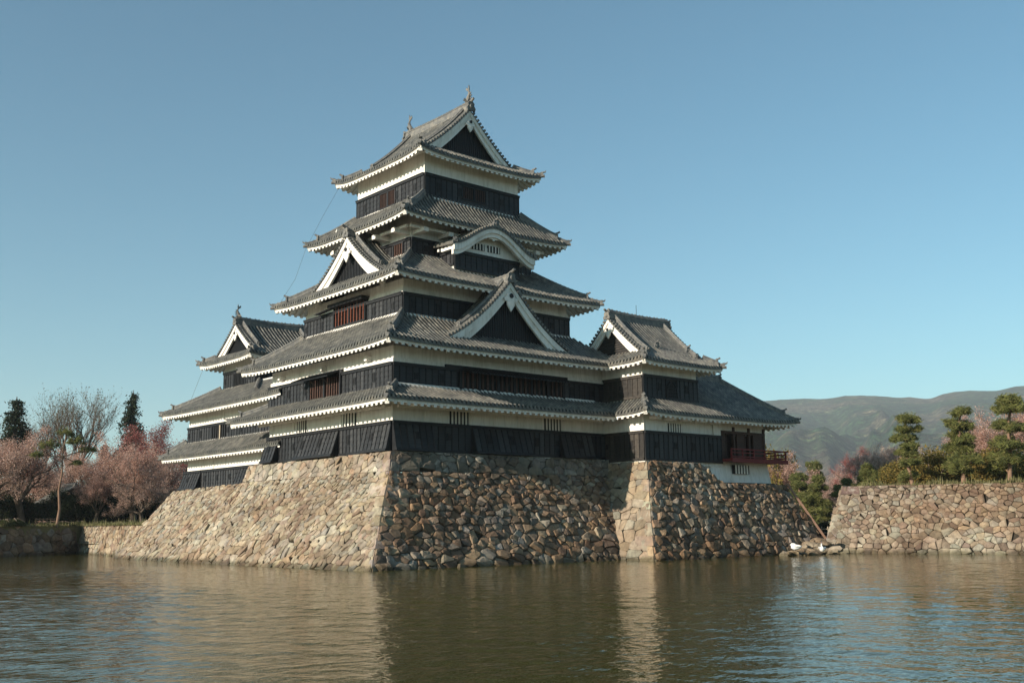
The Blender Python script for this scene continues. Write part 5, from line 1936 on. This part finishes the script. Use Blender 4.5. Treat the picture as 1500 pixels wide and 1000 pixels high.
    pine('pine_tree', 'bushy pine standing in the gap left of the right wall', on(1201, 136, 1.0), [(0, 0, -.3), (.1, 0, 2), (0, 0, 4.6)], tiers(7, 4.6) + [(1.2, .3, 2, .8, .7, .3), (-1.1, .2, 2.9, .8, .7, .3)], 36, gs, 0, 1.4)
    pine('pine_tree', 'open pine with visible trunk beside the sloping turret base', on(1174, 138, 1.0), [(0, 0, -.3), (.1, 0, 2), (-.1, 0, 3.4), (0, 0, 5.2)], [(0, 0, 5.2, .8, .8, .35), (-.9, 0, 4.5, .9, .8, .3), (.9, .1, 4.1, .9, .8, .3), (-.8, 0, 3.4, 1.0, .8, .3), (.8, 0, 2.8, 1.0, .8, .3), (-1.0, 0, 2.2, .9, .8, .3)], 37, gs, .3, 1.32)
    pine('pine_tree', 'distant yellowish pine rising over the pink cherries right of the veranda', on(1197, 172, 1.0), [(0, 0, -.3), (.1, 0, 4), (0, 0, 8.0), (0, 0, 10.0)], [(0, 0, 10.0, 1.4, 1.2, .6), (-1.0, 0, 9.0, 1.2, 1.1, .5), (1.0, 0, 8.6, 1.3, 1.1, .5), (0, 0, 7.8, 1.4, 1.2, .5)], 38, gs, 0, 1.0)
    gr = 'cherry trees beyond the right wall'
    for i, (kind, seed, px, dist, z, rz, sc, lab) in enumerate([
            ('cherry', 1, 1150, 150, 1.0, .3, 1.75, 'pink cherry tree showing beside the red veranda'),
            ('pale', 2, 1236, 150, 2.0, 1.5, 1.4, 'pale pink cherry tree above the gap in the walls'),
            ('cherry', 3, 1185, 160, 1.0, 2.5, 1.5, 'dull pink cherry tree behind the two pines in the gap'),
            ('red', 4, 1258, 128, 4.8, 4.2, 1.0, 'reddish cherry tree behind the two small clipped pines'),
            ('pale', 2, 1305, 112, 4.5, .8, 1.0, 'pale cherry tree left of the slim clipped pine'),
            ('cherry', 1, 1446, 104, 4.6, 2.8, 1.15, 'pink cherry tree between the middle and the right tall pines'),
            ('cherry', 3, 1512, 103, 4.6, 5.1, 1.45, 'pink cherry tree cut off by the right edge'),
            ('pale', 2, 1335, 140, 4.0, 3.5, 1.4, 'faint cherry tree far behind the slim clipped pine'),
            ('pale', 2, 1126, 122, 1.0, 4.4, .8, 'low pale cherry tree at the foot of the turret base'),
            ('pale', 2, 1212, 158, 1.0, 2.0, 1.3, 'pale cherry tree behind the bushy pine in the gap'),
            ('cherry', 3, 1282, 120, 4.8, 1.0, .95, 'dusty pink cherry tree behind the disc-tiered small pine')]):
        plant(kind, seed, 'cherry_tree', lab, 'cherry tree', on(px, dist, z), rz, sc, None, gr)
    plant('shrub', 14, 'round_tree', 'brown-green round tree just under the veranda end', 'tree', on(1138, 150, 1.0), 0, 2.6, 4.6)
    go = 'ochre shrubs behind the right wall'
    where = ['just left of the slim clipped pine', 'right behind the slim clipped pine', 'halfway between the slim and the middle pine', 'just left of the middle clipped pine', 'just right of the middle clipped pine', 'between the middle pine and the leaning pine', 'behind the leaning pine at the right edge', 'lowest one, beside the disc-tiered small pine']
    for i, (px, dist, sc, sz) in enumerate([(1318, 93, 1.1, 1.0), (1345, 95, 1.3, 1.25), (1372, 94, 1.4, 1.4), (1398, 96, 1.5, 1.35), (1445, 95, 1.4, 1.25), (1470, 94, 1.5, 1.4), (1500, 95, 1.5, 1.3), (1296, 96, .9, .8)]):
        plant('shrub', 15 + i % 2, 'ochre_shrub', 'yellow-brown leafy shrub ' + where[i], 'shrub', on(px, dist, 4.6), i * 1.7, sc, sz, go)
    gk = 'dark shrubs behind the right wall'
    for i, (px, dist, z, sc, sz) in enumerate([(1330, 99, 4.6, 1.5, 1.1), (1385, 99, 4.6, 1.6, 1.2), (1430, 98, 4.6, 1.7, 1.2), (1462, 98, 4.6, 1.6, 1.2), (1496, 98, 4.6, 1.7, 1.2)]):
        plant('dark_shrub', 9 + i % 2, 'evergreen_shrub', 'dark evergreen shrub ' + ['left of the slim clipped pine behind the right wall', 'left of the middle clipped pine behind the right wall', 'just right of the middle clipped pine', 'between the middle and the leaning pine', 'behind the leaning pine at the right edge'][i], 'shrub', on(px, dist, z), i * 1.1, sc, sz, gk)
    gq = 'dark shrubs in the gap'
    for i, (px, dist, z, sc, sz) in enumerate([(1182, 96, 1.0, .8, .42), (1205, 95, 1.0, .8, .45), (1222, 99, 1.0, .9, .6)]):
        plant('dark_shrub', 9 + i % 2, 'evergreen_shrub', 'low dark evergreen shrub ' + ['beside the sloping turret base in the gap', 'straight behind the bamboo fence', 'against the back of the tall right wall'][i], 'shrub', on(px, dist, z), i * 1.1, sc, sz, gq)


# ------------------------------------------------------------------ small things
def build_small():
    # swans on the stones
    def swan(label, loc, rz, path, rad, beak, sc):
        t = thing('swan', label, 'swan', loc, 'swans on the stones')
        t.rotation_euler.z = rz
        t.scale = (sc,) * 3
        mb = MB()
        mb.tube(path, rad, 10)
        for s in (-1, 1):
            mb.tube([(-.34, s * .10, .26), (-.05, s * .17, .27), (.14, s * .13, .22)], [.03, .10, .04], 8)
        o = bpy.data.objects.new('body', mb.mesh('body', 'feather', smooth=True))
        COL.objects.link(o)
        o.parent = t
        mb = MB()
        mb.tube(beak, [.028, .022, .006], 6)
        o = bpy.data.objects.new('beak', mb.mesh('beak', 'beak', smooth=True))
        COL.objects.link(o)
        o.parent = t
    q = spot(1163, 79.6)
    swan('white swan resting with neck folded back on the low stones', (q.x, q.y, .42), 2.4, [(-.46, 0, .22), (-.36, 0, .20), (-.15, 0, .17), (.08, 0, .17), (.24, 0, .22), (.30, 0, .32), (.22, 0, .40), (.08, 0, .40), (-.02, 0, .37)], [.01, .08, .17, .19, .13, .07, .055, .06, .02], [(-.02, 0, .37), (-.08, 0, .35), (-.14, 0, .33)], 1.05)
    q = spot(1202, 81.0)
    swan('white swan sitting upright with raised neck beside the right wall', (q.x, q.y, .20), 3.6, [(-.40, 0, .16), (-.30, 0, .18), (-.12, 0, .20), (.08, 0, .22), (.20, 0, .30), (.20, 0, .45), (.16, 0, .58), (.20, 0, .66), (.28, 0, .64)], [.01, .08, .17, .18, .11, .06, .05, .055, .025], [(.28, 0, .64), (.35, 0, .61), (.40, 0, .59)], 1.1)
    # bamboo fence in the gap
    c = spot(1203, 88.0)
    f = thing('bamboo_fence', 'low pale bamboo fence closing the gap beside the right wall', 'fence', (c.x, c.y, 1.0))
    ax = Vector((RT.x, RT.y, 0)).normalized()
    for k in range(5):
        mb = MB()
        p = Vector((c.x, c.y, 0)) + ax * (-1.0 + k * .5)
        mb.tube([p + Vector((0, 0, .9)), p + Vector((0, 0, 2.0))], .04, 6)
        part('post', mb, 'pale_wood', f)
    for z in (1.2, 1.5, 1.8):
        mb = MB()
        p = Vector((c.x, c.y, z)) - Vector((FW.x, FW.y, 0)) * .06
        mb.tube([p - ax * 1.1, p + ax * 1.1], .03, 6)
        part('rail', mb, 'pale_wood', f)
    # timber board lying along the end of the turret's stone base
    mb = MB()
    mb.bar((24.90, -13.05, 5.4), (26.96, -15.12, .80), .17, .16, (1, 1, 0))
    o = part('wooden_board', mb, 'rail_wood', None)
    tag(o, 'long reddish wooden board lying down the sloping corner of the turret base', 'board')
    # garden house behind the left trees
    c = spot(98, 134)
    h = thing('garden_house', 'small wooden house with a grey tiled roof half hidden by the left trees', 'house', (c.x, c.y, 2.8))
    e, g = Vector((1, 0, 0)), Vector((0, 1, 0))
    mb = MB()
    mb.box(c.x - 2.6, c.x + 2.6, c.y - 1.8, c.y + 1.8, 2.7, 5.4)
    part('wall', mb, 'brown_wood', h)
    mb = MB()
    mb.box(c.x - 2.65, c.x - 2.61, c.y - 1.2, c.y + 1.2, 3.6, 5.0)
    mb.box(c.x - 2.0, c.x + 2.0, c.y - 1.85, c.y - 1.81, 3.6, 5.0)
    part('window', mb, 'dark_opening', h)
    mb = MB()

    def rp(sg):
        def fn(u, d, dz):
            u, d, dz = np.broadcast_arrays(u, d, dz)
            return np.stack([c.x + sg * (3.4 - d), c.y - 2.4 + u, 5.2 + d * .62 + dz], -1)
        return fn
    for sg in (-1, 1):
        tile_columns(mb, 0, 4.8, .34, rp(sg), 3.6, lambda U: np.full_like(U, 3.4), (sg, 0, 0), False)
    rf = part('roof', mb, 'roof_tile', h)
    mb = MB()
    ridge_bar(mb, [(c.x, c.y - 2.4 + k, 7.3) for k in (0, 1.6, 3.2, 4.8)], .4, .4)
    part('ridge', mb, 'ridge_tile', rf)
    c = spot(66, 126)
    f = thing('wooden_fence', 'low brown wooden fence under the cherry trees at the far left', 'fence', (c.x, c.y, 2.8))
    for k in range(6):
        mb = MB()
        p = Vector((c.x, c.y, 0)) + ax * (-1.0 + k * .4)
        mb.box(p.x - .05, p.x + .05, p.y - .05, p.y + .05, 2.7, 3.7)
        part('post', mb, 'rail_wood', f)
    for z in (3.1, 3.35, 3.6):
        mb = MB()
        p = Vector((c.x, c.y, z)) - Vector((FW.x, FW.y, 0)) * .1
        mb.bar(p - ax * 1.1, p + ax * 1.1, .04, .08)
        part('rail', mb, 'rail_wood', f)


def build_grass():
    rng = np.random.default_rng(9)

    def strip(a, b, z, width, n):
        t = rng.uniform(0, 1, n)
        a, b = np.array(a), np.array(b)
        d = (b - a) / np.linalg.norm(b - a)
        nr = np.array([d[1], -d[0]])
        p = a + np.outer(t, b - a) + nr * rng.uniform(-width, width, n)[:, None]
        hgt = rng.gamma(2.2, .07, n) * (.5 + np.abs(np.sin(t * 40) * np.sin(t * 17 + 1)))
        ang = rng.uniform(0, 6.283, n)
        sx = np.stack([np.cos(ang), np.sin(ang)], 1) * .035
        ln = rng.normal(0, .06, (n, 2))
        zc = np.full(n, z)
        V = np.stack([np.column_stack([p - sx, zc - .06]), np.column_stack([p + sx, zc - .06]), np.column_stack([p + ln + sx * .2, zc + hgt]), np.column_stack([p + ln - sx * .2, zc + hgt])], 1).reshape(-1, 3)
        mb.V.append(V)
        mb.F.extend(map(tuple, (np.arange(n * 4).reshape(n, 4) + mb.n).tolist()))
        mb.T.append(np.repeat(pick_tones([((.22, .19, .09), 3), ((.16, .16, .06), 3), ((.28, .24, .13), 2)], n, rng), 4, 0))
        mb.n += n * 4
    mb = MB()
    strip((27.2, -18.0), (34.4, -47.5), 5.0, .45, 7000)
    strip((-42, 32.1), (-8.6, 51.1), 2.85, .5, 4500)
    strip((-7.9, 51.0), (-10.6, 27.0), 2.85, .4, 2500)
    o = part('grass', mb, 'leaf', None, 'stuff', tone=True)
    o['label'] = 'dry grass growing along the tops of the moat walls'


build_land()
build_walls()
build_keep()
build_turret()
build_small_keep()
build_trees()
build_small()
build_grass()
build_haze()
